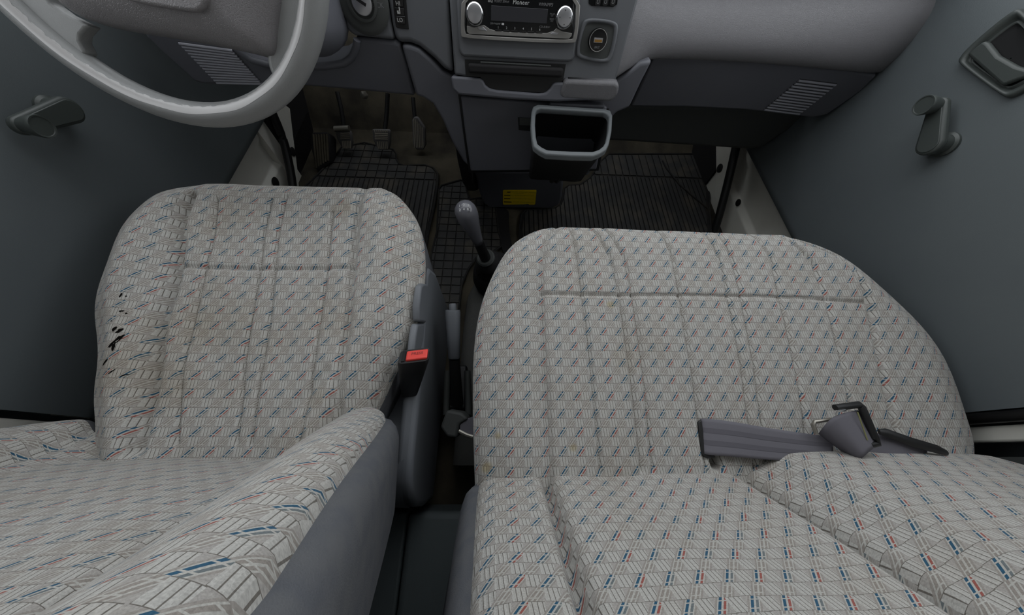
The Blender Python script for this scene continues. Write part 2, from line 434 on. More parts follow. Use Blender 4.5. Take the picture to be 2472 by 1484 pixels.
# ---- door frame: painted body strips, seals and plugs at the front pillars
def pillar(name, side, strip_px, seal_px, plug_px, X, label):
    s = side
    e = empty(name, at(*seal_px[-1], X=X)); tag(e, label, 'door frame')
    prism('painted_strip', [at(x, y, X=X) for x, y in strip_px], (s * .004, 0, 0), 'white', e, bevel=.001)
    P = [at(x, y, X=X) for x, y in seal_px]
    pts = []
    for i in range(len(P) - 1):
        for k in range(4): pts.append(P[i].lerp(P[i + 1], k / 4))
    pts.append(P[-1])
    # round the corners of the path
    for _ in range(3): pts = [pts[0]] + [(pts[i - 1] + pts[i] * 2 + pts[i + 1]) / 4 for i in range(1, len(pts) - 1)] + [pts[-1]]
    sl = tube('rubber_seal', [p + V((s * .0, 0, 0)) for p in pts], .0125, 'seal', e, n=14)
    tube('seal_lip', [p + V((-s * .006, .012, .010)) for p in pts], .0035, 'seal', sl, n=8)
    lathe('grommet', [(0, 0), (.014, 0), (.0145, .002), (.010, .004), (0, .0045)], at(*plug_px, X=X - s * .0005), (-s, 0, 0), 'black', e, n=20)
    return e
pillar('door_frame', 1, [(1728, 330), (1779, 330), (1768, 390), (1752, 455), (1735, 505), (1726, 470), (1729, 420)],
       [(1784, 320), (1773, 372), (1762, 420), (1747, 480), (1735, 525), (1718, 580), (1700, 640)], (1738, 406), .768, 'white door frame edge with black rubber seal at the passenger footwell')
pillar('door_frame', -1, [(672, 240), (700, 262), (708, 330), (716, 390), (722, 450), (710, 452), (700, 385), (686, 325), (668, 280)],
       [(640, 230), (662, 285), (684, 335), (697, 390), (706, 440), (712, 500), (715, 560)], (706, 366), -.712, 'white door frame edge with black rubber seal at the driver footwell')

# ---- window cranks and door pull
def crank(door_o, side, pivot, knob, X, label):
    s = -side                               # towards the cabin
    p, k = at(*pivot, X=X + s * .030), at(*knob, X=X + s * .052)
    P = Plane(p, (0, -side, 0), (0, 0, 1))     # y axis up, normal to cabin
    if P.n.x * s < 0: P = Plane(p, (0, side, 0), (0, 0, 1))
    k2 = V((p.x, k.y, k.z)); d = (k2 - p); L = d.length
    a = math.atan2(d.dot(P.y), d.dot(P.x))
    def cap(L, r0, r1, n=10):
        o = []
        for i in range(n + 1):
            t = math.pi / 2 + math.pi * i / n; o.append((r0 * math.cos(t), r0 * math.sin(t)))
        for i in range(n + 1):
            t = -math.pi / 2 + math.pi * i / n; o.append((L + r1 * math.cos(t), r1 * math.sin(t)))
        return [(x * math.cos(a) - y * math.sin(a), x * math.sin(a) + y * math.cos(a)) for x, y in o]
    c = poly('window_crank', P, cap(L, .0185, .0125), -.009, .003, 'crank', door_o, bevel=.004)
    if label: c['label'] = label
    poly('inset_face', P, cap(L * .93, .0145, .0090), .002, .0042, 'crank', c, bevel=.001)
    lathe('spindle_boss', [(.0195, 0), (.0195, .004), (.016, .007), (.0155, .030)], (X - side * .0005, p.y, p.z), (s, 0, 0), 'crank', c, n=28)
    lathe('crank_knob', [(.0105, 0), (.0115, .003), (.0145, .017), (.0152, .022), (.0145, .0245), (.0128, .0242), (.0122, .0232), (0, .0232)], (p.x + s * .002, k.y, k.z), (s, 0, 0), 'crank', c, n=32)
    return c
crank(door_1, -1, (168, 266), (96, 305), XL, 'black window winder with round knob')
crank(door_2, 1, (2244, 347), (2234, 254), XR, 'dark grey window winder with round knob')
# pull handle recess on the right door
PD = Plane(at(2400, 130, X=XR - .001), (0, -1, 0), (0, 0, 1))
if PD.n.x > 0: PD = Plane(PD.o, (0, 1, 0), (0, 0, 1))
def pdl(x, y): return PD.loc(x, y)
hw = [pdl(*q) for q in ((2312, 140), (2330, 162), (2425, 232), (2450, 240), (2560, 170), (2570, 140), (2480, 25), (2455, 18))]
ctr = (sum(a for a, b in hw) / 8, sum(b for a, b in hw) / 8)
def smooth_loop(pts, it=3):
    for _ in range(it):
        o = []
        for i in range(len(pts)):
            (a, b), (c, d) = pts[i], pts[(i + 1) % len(pts)]
            o += [(a * .75 + c * .25, b * .75 + d * .25), (a * .25 + c * .75, b * .25 + d * .75)]
        pts = o
    return pts
def scl(pts, k, dx=0, dy=0): return [(ctr[0] + (a - ctr[0]) * k + dx, ctr[1] + (b - ctr[1]) * k + dy) for a, b in pts]
hl = smooth_loop(hw, 3)
rows = [[PD(a, b, h) for a, b in scl(hl, k)] for k, h in ((1.0, -.002), (.99, .005), (.95, .008), (.88, .007), (.82, .004), (.78, -.002), (.74, .0045), (.70, .002))]
hf = loft('handle_surround', rows, 'crank', door_2, closed=True, angle=None)
bm = bmesh.new()
bm_loft(bm, [[PD(a, b, h) for a, b in scl(hl, k)] for k, h in ((.70, .002), (.68, .0012), (.60, .0008), (.3, .0006), (.02, .0006))], closed=True, cap=False)
finish('recess_bowl', bm, 'black', hf)
lv = [pdl(*q) for q in ((2345, 132), (2388, 98), (2400, 104), (2425, 135), (2470, 160), (2520, 175), (2440, 205), (2430, 208))]
poly('pull_lever', PD, lv, .001, .010, 'crank', hf, bevel=.004)

# ------------------------------------------------------------------ padded seat surfaces
class Fr:
    def __init__(s, o, xa, xb):
        s.o, s.a, s.b = V(o), V(xa).normalized(), V(xb).normalized(); s.c = s.a.cross(s.b).normalized()
    def loc(s, px, py, c=0):
        d = onp(px, py, (s.o + s.c * c, s.c)) - s.o; return (d.dot(s.a), d.dot(s.b))
    def arr(s, A, B, Cc):
        o, a, b, c = (np.array(x) for x in (s.o, s.a, s.b, s.c))
        return o + A[..., None] * a + B[..., None] * b + Cc[..., None] * c
def resample(pl, n):
    pl = np.array(pl)
    for _ in range(3):      # round off the surveyed polyline
        m = np.empty((2 * len(pl) - 2, 2)); m[0::2] = pl[:-1] * .75 + pl[1:] * .25; m[1::2] = pl[:-1] * .25 + pl[1:] * .75
        pl = np.vstack([pl[:1], m, pl[-1:]])
    L = np.r_[0, np.cumsum(np.hypot(*np.diff(pl, axis=0).T))]
    t = np.linspace(0, L[-1], n)
    return np.stack([np.interp(t, L, pl[:, 0]), np.interp(t, L, pl[:, 1])], -1)
def padded(name, fr, left, right, height, mat, parent, skirt, nr=170, ncol=170, skirt_mat='velour', fabric_rows=3, out=.007):
    Lp, Rp = resample(left, nr), resample(right, nr)
    s = np.linspace(0, 1, ncol)
    A = Lp[:, None, 0] * (1 - s) + Rp[:, None, 0] * s
    B = Lp[:, None, 1] * (1 - s) + Rp[:, None, 1] * s
    e = dist_poly(A, B, np.concatenate([Lp[::4], Lp[-1:], Rp[-1:], Rp[::-4]]).tolist())
    es = np.minimum(A - Lp[:, None, 0], Rp[:, None, 0] - A)
    H = height(A, B, e, es)
    Ptop = fr.arr(A, B, H); UV = np.stack([A, B], -1)
    o = grid_mesh(name, Ptop, UV, mat, parent)
    # skirt round the free edge
    path = np.concatenate([np.stack([A[:, 0], B[:, 0], H[:, 0]], -1), np.stack([A[-1, 1:-1], B[-1, 1:-1], H[-1, 1:-1]], -1), np.stack([A[::-1, -1], B[::-1, -1], H[::-1, -1]], -1)])
    tg = np.gradient(path[:, :2], axis=0)
    k = np.ones(9) / 9
    for c in (0, 1): tg[:, c] = np.convolve(np.pad(tg[:, c], 4, mode='edge'), k, mode='valid')
    nrm = np.stack([-tg[:, 1], tg[:, 0]], -1); nrm /= np.linalg.norm(nrm, axis=1, keepdims=True) + 1e-9
    r, depth, tuck = skirt
    ro = out
    prof = [(ro * math.sin(math.radians(d)), -r * (1 - math.cos(math.radians(d)))) for d in (0, 25, 50, 75, 90)] + [(ro - tuck * .3, -r - depth * .35), (ro - tuck * .8, -r - depth * .7), (ro - tuck, -r - depth)]
    rows = []; uvs = []
    acc = np.zeros(len(path))
    for i, (ou, dn) in enumerate(prof):
        ab = path[:, :2] + nrm * ou
        rows.append(fr.arr(ab[:, 0], ab[:, 1], path[:, 2] + dn))
        if i: acc = acc + math.hypot(ou - prof[i - 1][0], dn - prof[i - 1][1])
        uvs.append(path[:, :2] + nrm * acc[:, None])
    fabr = fabric_rows + 1
    SP, SU = np.stack(rows), np.stack(uvs)
    # weld the fabric part of the skirt to the top
    bm = bmesh.new(); bm.from_mesh(o.data)
    uvl = bm.loops.layers.uv['weave']
    vr = [[bm.verts.new(p) for p in SP[i]] for i in range(fabr)]
    for i in range(fabr - 1):
        for j in range(len(path) - 1):
            f = bm.faces.new((vr[i][j], vr[i + 1][j], vr[i + 1][j + 1], vr[i][j + 1]))
            for lp, (ii, jj) in zip(f.loops, ((i, j), (i + 1, j), (i + 1, j + 1), (i, j + 1))): lp[uvl].uv = SU[ii, jj]
    bmesh.ops.remove_doubles(bm, verts=bm.verts[:], dist=2e-5)
    bmesh.ops.recalc_face_normals(bm, faces=bm.faces[:])
    bm.to_mesh(o.data); bm.free()
    for p in o.data.polygons: p.use_smooth = True
    sk = grid_mesh(name + '_side', SP[fabr - 1:], SU[fabr - 1:], skirt_mat, parent)
    return o, sk

# ---- driver seat
DS = empty('driver_seat', (-.40, .1, 0))
tag(DS, 'worn patterned driver seat with torn left bolster, behind steering wheel', 'seat')
KD = .12; FD = Fr((0, 0, .345), (1, 0, 0), (0, 1, KD))
dl = [(235, 1300), (240, 1050), (235, 960), (250, 870), (235, 740), (270, 620), (310, 540), (370, 480), (430, 458), (510, 447)]
dr = [(800, 1300), (860, 1060), (925, 930), (985, 800), (1010, 720), (1015, 600), (1000, 530), (960, 475), (925, 458)]
dL = [FD.loc(*q) for q in dl]; dR = [FD.loc(*q) for q in dr]
seamsD = [
    ([(485, 489), (462, 542), (449, 631), (436, 707), (413, 796), (407, 885), (391, 996), (378, 1080)], .018, .009),
    ([(883, 467), (869, 573), (863, 653), (856, 796), (847, 885), (831, 1030)], .011, .007),
    ([(449, 653), (863, 658)], .0045, .0032),
    ([(547, 498), (514, 653), (485, 782), (467, 889), (456, 1070)], .0050, .0032),
    ([(671, 498), (649, 573), (638, 653), (618, 782), (602, 889), (591, 1070)], .0050, .0032),
    ([(707, 489), (680, 573), (674, 658), (662, 782), (642, 907), (627, 1070)], .0050, .0032),
    ([(814, 529), (800, 658), (787, 778), (776, 885), (758, 1070)], .0050, .0032)]
def drv_h(A, B, e, es):
    H = .022 * np.sqrt(1 - (1 - np.clip(e / .05, 0, 1)) ** 2)
    H += .014 * np.exp(-((es - .055) / .035) ** 2) * sstep(.50, .34, B) * sstep(0, .05, e)
    H -= .010 * sstep(.08, .2, es) * sstep(.5, .3, B)
    for pl, dep, wd in seamsD:
        d = dist_poly(A, B, [FD.loc(*q) for q in pl]); H -= dep * np.exp(-(d / wd) ** 2)
    # puffed pleats and a wrinkle
    rng = np.sin(A * 55 + B * 9) * np.sin(B * 38 + A * 5) * .0012
    H += rng
    d = dist_poly(A, B, [FD.loc(*q) for q in ((700, 1010), (760, 960), (810, 905))]); H -= .004 * np.exp(-(d / .010) ** 2)
    return H
padded('seat_cushion', FD, dL, dR, drv_h, 'fabric_worn', DS, (.020, .17, .01), nr=250, ncol=230)
# back
RD = math.radians(17)
BD = Fr((0, .003, .357), (1, 0, 0), (0, math.sin(RD), -math.cos(RD)))
def b0(X, b): return (X, b)
seamsDB = [([(-.215, -.60), (-.240, -.2), (-.255, .03)], .012, .010), ([(-.545, -.60), (-.55, -.2), (-.565, .03)], .012, .010)]
def drvb_h(A, B, e, es):
    H = .060 * (1 - .35 * sstep(-.30, -.55, A)) * (1 - sstep(.03, .15, es)) - .018 * (1 - np.sqrt(1 - (1 - np.clip(es / .035, 0, 1)) ** 2))
    H *= sstep(-.75, -.45, B)
    H -= .004 * sstep(-.085, .03, B) ** 1.5 * (.04 + .96 * sstep(.06, .16, es))
    for pl, dep, wd in seamsDB:
        H -= dep * np.exp(-(dist_poly(A, B, pl) / wd) ** 2)
    H += .004 * np.sin(B * 21 + A * 6) * sstep(.08, .2, es) + np.sin(A * 40 + B * 30) * .0012
    return H
padded('backrest', BD, [(-.60, -.62), (-.64, -.45), (-.665, -.1), (-.655, -.02), (-.62, .02)], [(-.085, -.62)] + [BD.loc(x, y, .042) for x, y in ((600, 1500), (700, 1350), (800, 1200), (870, 1102), (915, 1040), (938, 1006))] + [(-.185, .014)],
       drvb_h, 'fabric_worn_back', DS, (.032, .085, .0), nr=200, ncol=170, fabric_rows=0, out=.020)
# torn holes in the left bolster, with frayed dark edges
def tear(cx, cy, ln, wd, ang):
    a0, b0_ = FD.loc(cx, cy, .03); pts = []
    n = 12
    for i in range(n):
        t = 2 * math.pi * i / n; k = random.uniform(.65, 1.25)
        x, y = ln * math.cos(t) * k, wd * math.sin(t) * k
        pts.append((a0 + x * math.cos(ang) - y * math.sin(ang), b0_ + x * math.sin(ang) + y * math.cos(ang)))
    return pts
seat_top = [o for o in D.objects if o.name == 'seat_cushion'][0]
bpy.context.view_layer.update()
for cx, cy, ln, wd, ang in ((299, 714, .005, .0014, 1.5), (300, 752, .0030, .0012, .3), (299, 799, .0055, .0026, .9), (287, 796, .0036, .0024, 1.4), (290, 826, .012, .0028, 1.1), (287, 838, .006, .002, 1.7), (308, 716, .0012, .001, 0), (309, 757, .0014, .001, 0), (280, 777, .001, .0008, 0), (262, 876, .007, .0012, .8), (282, 898, .006, .001, .8), (306, 906, .005, .0007, .5)):
    pts = tear(cx, cy, ln, wd, ang); bm = bmesh.new(); vs = []
    for a, b in pts:
        p = FD.o + FD.a * a + FD.b * b
        hit, loc, nn, _ = seat_top.ray_cast(seat_top.matrix_world.inverted() @ (p + FD.c * .2), -FD.c)
        vs.append(bm.verts.new((seat_top.matrix_world @ loc if hit else p) + FD.c * .0006))
    bm.faces.new(vs); finish('tear', bm, 'foam', DS, smooth=False)
# frame rail, strap and inner side shield with levers
sbox('seat_base', -.60, -.19, -.05, .44, .05, .25, 'black', DS, bevel=.01)
prism('side_shield', [V((-.157, *q)) for q in ((.34, .08), (.335, .30), (.315, .35), (.295, .362), (.27, .355), (.20, .335), (.124, .318), (.06, .306), (0, .300), (-.035, .290), (-.06, .262), (-.078, .22), (-.085, .16), (-.08, .08))], (.027, 0, 0), 'trim', DS, bevel=.009, bseg=4)
loft('shield_tray', [[V((-.24, y, z - .004)), V((-.19, y, z)), V((-.165, y, z)), V((-.143, y, z + .010))] for y, z in ((.21, .24), (.19, .256), (.12, .262), (.06, .268), (.025, .282), (-.01, .290), (-.04, .284), (-.066, .258), (-.080, .21), (-.086, .10))], 'trim', DS, angle=None)
prism('buckle_slot', [at(x, y, Z=.2795) for x, y in ((1006, 945), (1019, 943), (1014, 968), (1003, 1012), (978, 1012), (988, 995), (998, 972))], (0, 0, -.012), 'black', DS, bevel=0)
rl = prism('recliner_lever', [at(x, y, X=-.128) for x, y in ((1018, 690), (1024, 684), (1034, 686), (1034, 762), (1029, 780), (1013, 776), (1012, 740))], (-.012, 0, 0), 'trim', DS, bevel=.004)
prism('slide_lever', [at(x, y, X=-.130) for x, y in ((1009, 782), (1026, 780), (1023, 822), (1016, 850), (1000, 850), (1004, 810))], (-.012, 0, 0), 'trim', DS, bevel=.004)
tube('frame_strap', [at(x, y, Z=.27) for x, y in ((205, 1062), (222, 1050), (238, 1030))], .006, 'strap', DS, n=8)
sbox('outer_rail', -.66, -.62, -.05, .40, .06, .24, 'darkbox', DS, bevel=.008)

def stitches(fr, seams, cushion, parent, which):
    bpy.context.view_layer.update()
    inv = cushion.matrix_world.inverted()
    for k in which:
        pl = resample([fr.loc(*q) for q in seams[k][0]], 400)
        L = np.r_[0, np.cumsum(np.hypot(*np.diff(pl, axis=0).T))]
        bm = bmesh.new(); d = .002
        def surf(a, b):
            p = fr.o + fr.a * a + fr.b * b
            hit, loc, nn, _ = cushion.ray_cast(inv @ (p + fr.c * .2), -fr.c)
            return (cushion.matrix_world @ loc + fr.c * .0005) if hit else None
        while d < L[-1] - .004:
            q0 = [np.interp(x, L, pl[:, i]) for x in (d, d + .0020) for i in (0, 1)]
            a, b = surf(q0[0], q0[1]), surf(q0[2], q0[3])
            if a and b:
                t = (b - a).normalized(); sd = t.cross(fr.c).normalized() * .00032
                bm.faces.new([bm.verts.new(x) for x in (a - sd, b - sd, b + sd, a + sd)])
            d += .0040
        finish('stitching', bm, 'thread', parent, smooth=False)
stitches(FD, seamsD, seat_top, DS, range(2, 7))
# ---- passenger bench
PS = empty('passenger_bench', (.36, .1, 0))
tag(PS, 'wide two-place passenger bench seat in patterned fabric, with lap belt on it', 'seat')
KP = .11; FP = Fr((0, 0, .338), (1, 0, 0), (0, 1, KP))
pl_ = [(1165, 1400), (1155, 1140), (1150, 1000), (1150, 850), (1165, 740), (1200, 650), (1240, 590), (1290, 560), (1345, 549)]
pr_ = [(2330, 1400), (2345, 1100), (2330, 1030), (2300, 930), (2250, 830), (2170, 740), (2070, 650), (1990, 600), (1890, 570)]
seamsP = [
    ([(1345, 552), (1312, 600), (1303, 680), (1305, 760), (1312, 900), (1318, 1000), (1327, 1200)], .008, .005),
    ([(1895, 577), (2000, 625), (2045, 690), (2070, 760), (2100, 900), (2130, 1050), (2140, 1150)], .008, .005),
    ([(1305, 720), (1500, 722), (1700, 722), (1900, 727), (2055, 740)], .0045, .0030)] + [
    (q, .0050, .0032) for q in ([(1372, 556), (1388, 640), (1398, 720), (1420, 900), (1440, 1130)], [(1425, 556), (1468, 640), (1485, 720), (1510, 900), (1535, 1130)], [(1455, 556), (1500, 640), (1515, 720), (1540, 900), (1562, 1130)],
        [(1585, 560), (1612, 640), (1625, 720), (1655, 900), (1685, 1130)], [(1690, 562), (1722, 640), (1740, 720), (1772, 900), (1800, 1130)], [(1722, 562), (1752, 640), (1770, 720), (1802, 900), (1832, 1130)],
        [(1800, 566), (1842, 640), (1860, 720), (1900, 900), (1930, 1130)], [(1870, 576), (1940, 650), (1965, 720), (2010, 900), (2045, 1130)])]
pL = [FP.loc(*q) for q in pl_]; pR = [FP.loc(*q) for q in pr_]
SLOT = FP.loc(1697, 1052)
def pas_h(A, B, e, es):
    H = .020 * np.sqrt(1 - (1 - np.clip(e / .05, 0, 1)) ** 2)
    H += .006 * np.exp(-((es - .06) / .04) ** 2) * sstep(0, .05, e)
    for pl, dep, wd in seamsP:
        H -= dep * np.exp(-(dist_poly(A, B, [FP.loc(*q) for q in pl]) / wd) ** 2)
    H += np.sin(A * 47 + B * 11) * np.sin(B * 33 + A * 7) * .0010
    d = dist_poly(A, B, [(SLOT[0], SLOT[1] - .035), (SLOT[0] - .002, SLOT[1] + .012)]); H -= .022 * np.exp(-(d / .008) ** 4)
    return H
padded('seat_cushion', FP, pL, pR, pas_h, 'fabric', PS, (.020, .17, .01), nr=250, ncol=330)
bench_top = [o for o in D.objects if o.name == 'seat_cushion.001'][0]
stitches(FP, seamsP, bench_top, PS, range(2, len(seamsP)))
RP = math.radians(22.9)
BP = Fr((0, -.02, .33), (1, 0, 0), (0, math.sin(RP), -math.cos(RP)))
seamsPB = [([(.069, -.7), (.069, .05)], .024, .007), ([(.346, -.7), (.347, -.02), (.335, .05)], .026, .008)]
def pasb_h(A, B, e, es):
    H = .016 * (np.sqrt(1 - (1 - np.clip(e / .04, 0, 1)) ** 2) - 1)
    H += .014 * np.exp(-((A - .53) / .17) ** 2) + .022 * sstep(.36, .42, A) + .004
    H -= .034 * sstep(-.035, .03, B) ** 2
    for pl, dep, wd in seamsPB:
        H -= dep * np.exp(-(dist_poly(A, B, pl) / wd) ** 2)
    H += np.sin(A * 35 + B * 25) * .0012
    return H
padded('backrest', BP, [(-.012, -.62), (-.016, -.25), (-.026, -.03), (-.020, -.005), (.0, .012)], [(.75, -.62), (.765, -.25), (.76, -.02), (.75, .0), (.72, .012)],
       pasb_h, 'fabric_back', PS, (.035, .085, -.012), nr=200, ncol=240, fabric_rows=0, out=.024)
sbox('seat_base', .02, .70, -.05, .40, .05, .25, 'black', PS, bevel=.01)

# ------------------------------------------------------------------ dashboard
DB = empty('dashboard', (.03, .80, .3))
tag(DB, 'grey moulded dashboard with padded top and lower panels across the cab', 'dashboard')
# padded upper section on the passenger side
g = [[(1484, 194, .640), (1520, 170, .652), (1548, 150, .668), (1580, 144, .683), (1690, 148, .692), (1800, 153, .696), (1950, 165, .700), (2060, 176, .702), (2112, 182, .706), (2150, 172, .722)],
     [(1492, 160, .645), (1522, 145, .655), (1548, 132, .666), (1582, 130, .677), (1690, 136, .684), (1800, 140, .688), (1950, 152, .692), (2070, 163, .695), (2130, 163, .702), (2176, 150, .722)],
     [(1502, 115, .655), (1528, 105, .664), (1552, 100, .672), (1586, 102, .678), (1690, 106, .684), (1800, 110, .687), (1950, 120, .691), (2090, 126, .695), (2165, 122, .702), (2222, 108, .722)],
     [(1514, 60, .668), (1540, 58, .676), (1560, 58, .683), (1600, 60, .690), (1700, 62, .696), (1800, 65, .699), (1950, 70, .703), (2110, 72, .707), (2200, 70, .714), (2272, 50, .728)],
     [(1528, 0, .690), (1552, 0, .700), (1575, 0, .708), (1620, 0, .716), (1710, 0, .722), (1800, 0, .726), (1950, 0, .730), (2130, 0, .732), (2240, 0, .736), (2318, 0, .740)],
     [(1545, -80, .76), (1570, -80, .77), (1600, -80, .78), (1640, -80, .79), (1720, -80, .80), (1800, -80, .80), (1950, -80, .80), (2130, -80, .80), (2260, -80, .80), (2370, -80, .79)],
     [(1545, -110, .98), (1570, -110, .98), (1600, -110, .98), (1640, -110, .98), (1700, -110, .98), (1770, -110, .98), (1880, -110, .98), (2000, -110, .98), (2120, -110, .98), (2200, -110, .98)]]
rows = [[at(x, y, Y=Y) for x, y, Y in r] for r in g]
rows = [[V((p.x, p.y + .09, p.z + .015)) for p in rows[0]], [V((p.x, p.y + .012, p.z - .001)) for p in rows[0]]] + rows
loft('padded_top', rows, 'pad', DB, sub=2, angle=None)
# glove panel under it, with the demister grille slots
PG = Plane((.4, .706, .52), (1, 0, 0), (0, -.22, 1))
gp = [(1578, 138), (1700, 142), (1900, 155), (2060, 172), (2118, 182), (2080, 220), (2030, 255), (1995, 278), (1960, 285), (1900, 278), (1800, 266), (1650, 259), (1521, 258)]
polypx('glove_panel', PG, gp, -.10, 0, 'lower', DB, bevel=.005)
def slats(P, quad, n, parent, lab=None):
    (tl, tr, br, bl) = [P.loc(*q) for q in quad]
    bk = poly('grille_recess', P, [tl, tr, br, bl], -.002, .0006, 'black', parent, bevel=0)
    for i in range(n):
        t = (i + .5) / n
        a = (tl[0] * (1 - t) + bl[0] * t, tl[1] * (1 - t) + bl[1] * t); b = (tr[0] * (1 - t) + br[0] * t, tr[1] * (1 - t) + br[1] * t)
        tube('grille_slat', [P(a[0], a[1], .0014), P(b[0], b[1], .0014)], .0024, 'slat', bk, n=8)
slats(PG, [(1931, 190), (2021, 201), (1926, 277), (1842, 266)], 12, DB)
# dark knee box below
PK = Plane((.4, .80, .36), (1, 0, 0), (0, -.10, 1))
polypx('knee_box', PK, [(1440, 250), (1940, 262), (1990, 272), (1935, 300), (1890, 325), (1850, 352), (1830, 362), (1790, 362), (1700, 356), (1440, 340)], -.12, 0, 'darkbox', DB, bevel=.012)
sbox('unseen_dash_slab', -.83, .875, .75, 1.20, .66, .69, 'pad', DB, bevel=.01)  # unseen slab added to shade the footwell, stopped short so some light leaks in
# centre console face
fa = [(1080, -70), (1097, 180), (1130, 186), (1485, 200), (1560, -70)]
polypx('centre_fascia', FASC, fa, -.10, 0, 'dash', DB, bevel=.004)
# radio bezel plate, a little proud
polypx('radio_surround', FASC, [(1099, -70), (1107, 118), (1112, 132), (1120, 137), (1372, 150), (1382, 147), (1388, 136), (1408, -70)], -.01, .005, 'dash', DB, bevel=.004)
# ashtray drawer
polypx('ashtray_slot', FASC, [(1122, 143), (1366, 155), (1360, 192), (1338, 218), (1320, 224), (1190, 216), (1172, 208), (1160, 186), (1124, 184)], -.02, .0006, 'black', DB, bevel=0)
ash = polypx('ashtray', FASC, [(1129, 153), (1362, 165), (1358, 188), (1131, 177)], -.01, .012, 'soft', DB, bevel=.004)
ash['label'] = 'black closed ashtray drawer'
tube('ashtray_edge', [FASC.px(1160, 150, .008), FASC.px(1330, 159, .008)], .0012, 'darkbox', ash, n=6)
# left trim with the ignition lock
PT = Plane((-.2, .668, .585), (1, 0, 0), (0, .30, 1))
polypx('column_trim', PT, [(810, -70), (832, 60), (842, 78), (856, 86), (952, 97), (942, 50), (925, -70)], -.12, .0, 'dash', DB, bevel=.006)
polypx('switch_trim', PT, [(927, -70), (944, 50), (954, 97), (968, 102), (990, 103), (1012, 112), (1050, 143), (1072, 166), (1094, 177), (1086, 60), (1079, -70)], -.12, .001, 'dash', DB, bevel=.008, bseg=5)
ig = PT.loc(878, 6)
lk = lathe('ignition_lock', [(.0, 0), (.0405, 0), (.041, .003), (.036, .006), (.024, .007), (.0235, .010), (.020, .011), (.0195, .0075), (.0165, .0070), (.0163, .0095), (.014, .011), (0, .011)], PT(ig[0], ig[1], 0), PT.n, 'darkbox', DB, n=48)
lathe('lock_barrel', [(.0, .0085), (.0155, .0085), (.0155, .0108), (.0145, .0116), (0, .0116)], PT(ig[0], ig[1], 0), PT.n, 'alu', lk, n=40)
box('key_slot', PT(ig[0], ig[1] + .001, .0118), PT.x * .0065 - PT.y * .0035, PT.x * .001 + PT.y * .0018, PT.n * .0006, 'black', lk, bevel=0)
text('lock_lettering', 'LOCK', PT, ig[0] + .0215, ig[1] - .002, .009, 'inkd', lk, h=.0072)
# seat heater rocker
sw = polypx('heater_switch_bezel', PT, [(943, -60), (950, 25), (955, 64), (960, 68), (987, 71), (986, 60), (975, -60)], 0, .0022, 'black', DB, bevel=.001)
for q in ([(950, -40), (953, 16), (974, 17), (971, -40)], [(953, 18), (957, 37), (977, 38), (974, 19)], [(957, 40), (960, 57), (979, 59), (977, 41)]):
    polypx('rocker', PT, q, .002, .0046, 'gloss', sw, bevel=.0008)
for s_, (x, y), sz in (('HI', (962, 8), .0075), ('LO', (967, 48), .0075)):
    a, b = PT.loc(x, y); text('switch_lettering', s_, PT, a, b, sz, 'ink', sw, h=.0047)
a, b = PT.loc(965, 28)
bm = bmesh.new()
for dx, dy, ww, hh in ((.0012, .002, .0007, .004), (-.0008, -.0015, .0024, .0008), (-.0026, -.0002, .0006, .0014), (-.0012, .0006, .0005, .0012)):
    bm_box(bm, PT(a + dx, b + dy, .0048), PT.x * ww, PT.y * hh, PT.n * .0002)
finish('seat_symbol', bm, 'ink', sw, smooth=False)
polypx('switch_line', PT, [(958, 38.5), (977, 39.2), (977, 40.4), (958, 39.7)], .004, .0049, 'inkd', sw, bevel=0)
# lower driver panel and grille
PL = Plane((-.4, .664, .47), (1, 0, 0), (0, -.04, 1))
polypx('lower_driver_panel', PL, [(345, 60), (348, 86), (400, 135), (472, 200), (500, 206), (560, 205), (740, 209), (880, 221), (1003, 233), (985, 165), (966, 106), (952, 100), (858, 92), (856, 112), (846, 136), (826, 150), (780, 156), (650, 152), (610, 142), (572, 118), (500, 70)], -.06, 0, 'lower', DB, bevel=.006)
tube('column_rim', [PL.px(x, y, .004) for x, y in ((862, 96), (860, 114), (850, 138), (830, 153), (780, 160), (650, 156), (610, 146), (574, 122))], .006, 'lower', DB, n=10)
slats(PL, [(430, 100), (560, 118), (636, 204), (527, 202)], 14, DB)
# console tower round the drop-down box
PB = Plane((.05, .645, .44), (1, 0, 0), (0, .10, 1))
tw = [(968, 108), (990, 110), (1012, 118), (1048, 150), (1068, 172), (1092, 184), (1158, 189), (1174, 210), (1192, 221), (1312, 231), (1330, 222), (1345, 202), (1470, 205), (1510, 180), (1546, 152), (1576, 146), (1548, 200), (1520, 260), (1490, 272), (1472, 290), (1458, 330), (1448, 380), (1420, 425), (1150, 420), (1118, 390), (1092, 345), (1068, 290), (1045, 252), (1020, 236), (1004, 232)]
polypx('console_tower', PB, tw, -.05, 0, 'lower', DB, bevel=.006, bseg=4)
polypx('console_gap', PB, [(1106, 228), (1345, 247), (1345, 255), (1470, 262), (1462, 330), (1445, 412), (1132, 417), (1126, 380)], -.02, .0008, 'black', DB, bevel=0)
dbx = polypx('drop_down_box', PB, [(1112, 233), (1340, 251), (1466, 258), (1456, 330), (1440, 410), (1136, 414), (1124, 330)], -.02, .006, 'lower', DB, bevel=.004)
polypx('box_latch', PB, [(1250, 283), (1300, 285), (1300, 318), (1252, 314)], .006, .0064, 'black', dbx, bevel=0)
polypx('latch_flap', PB, [(1254, 285), (1300, 287), (1300, 305), (1254, 302)], .006, .010, 'darkbox', dbx, bevel=.001)
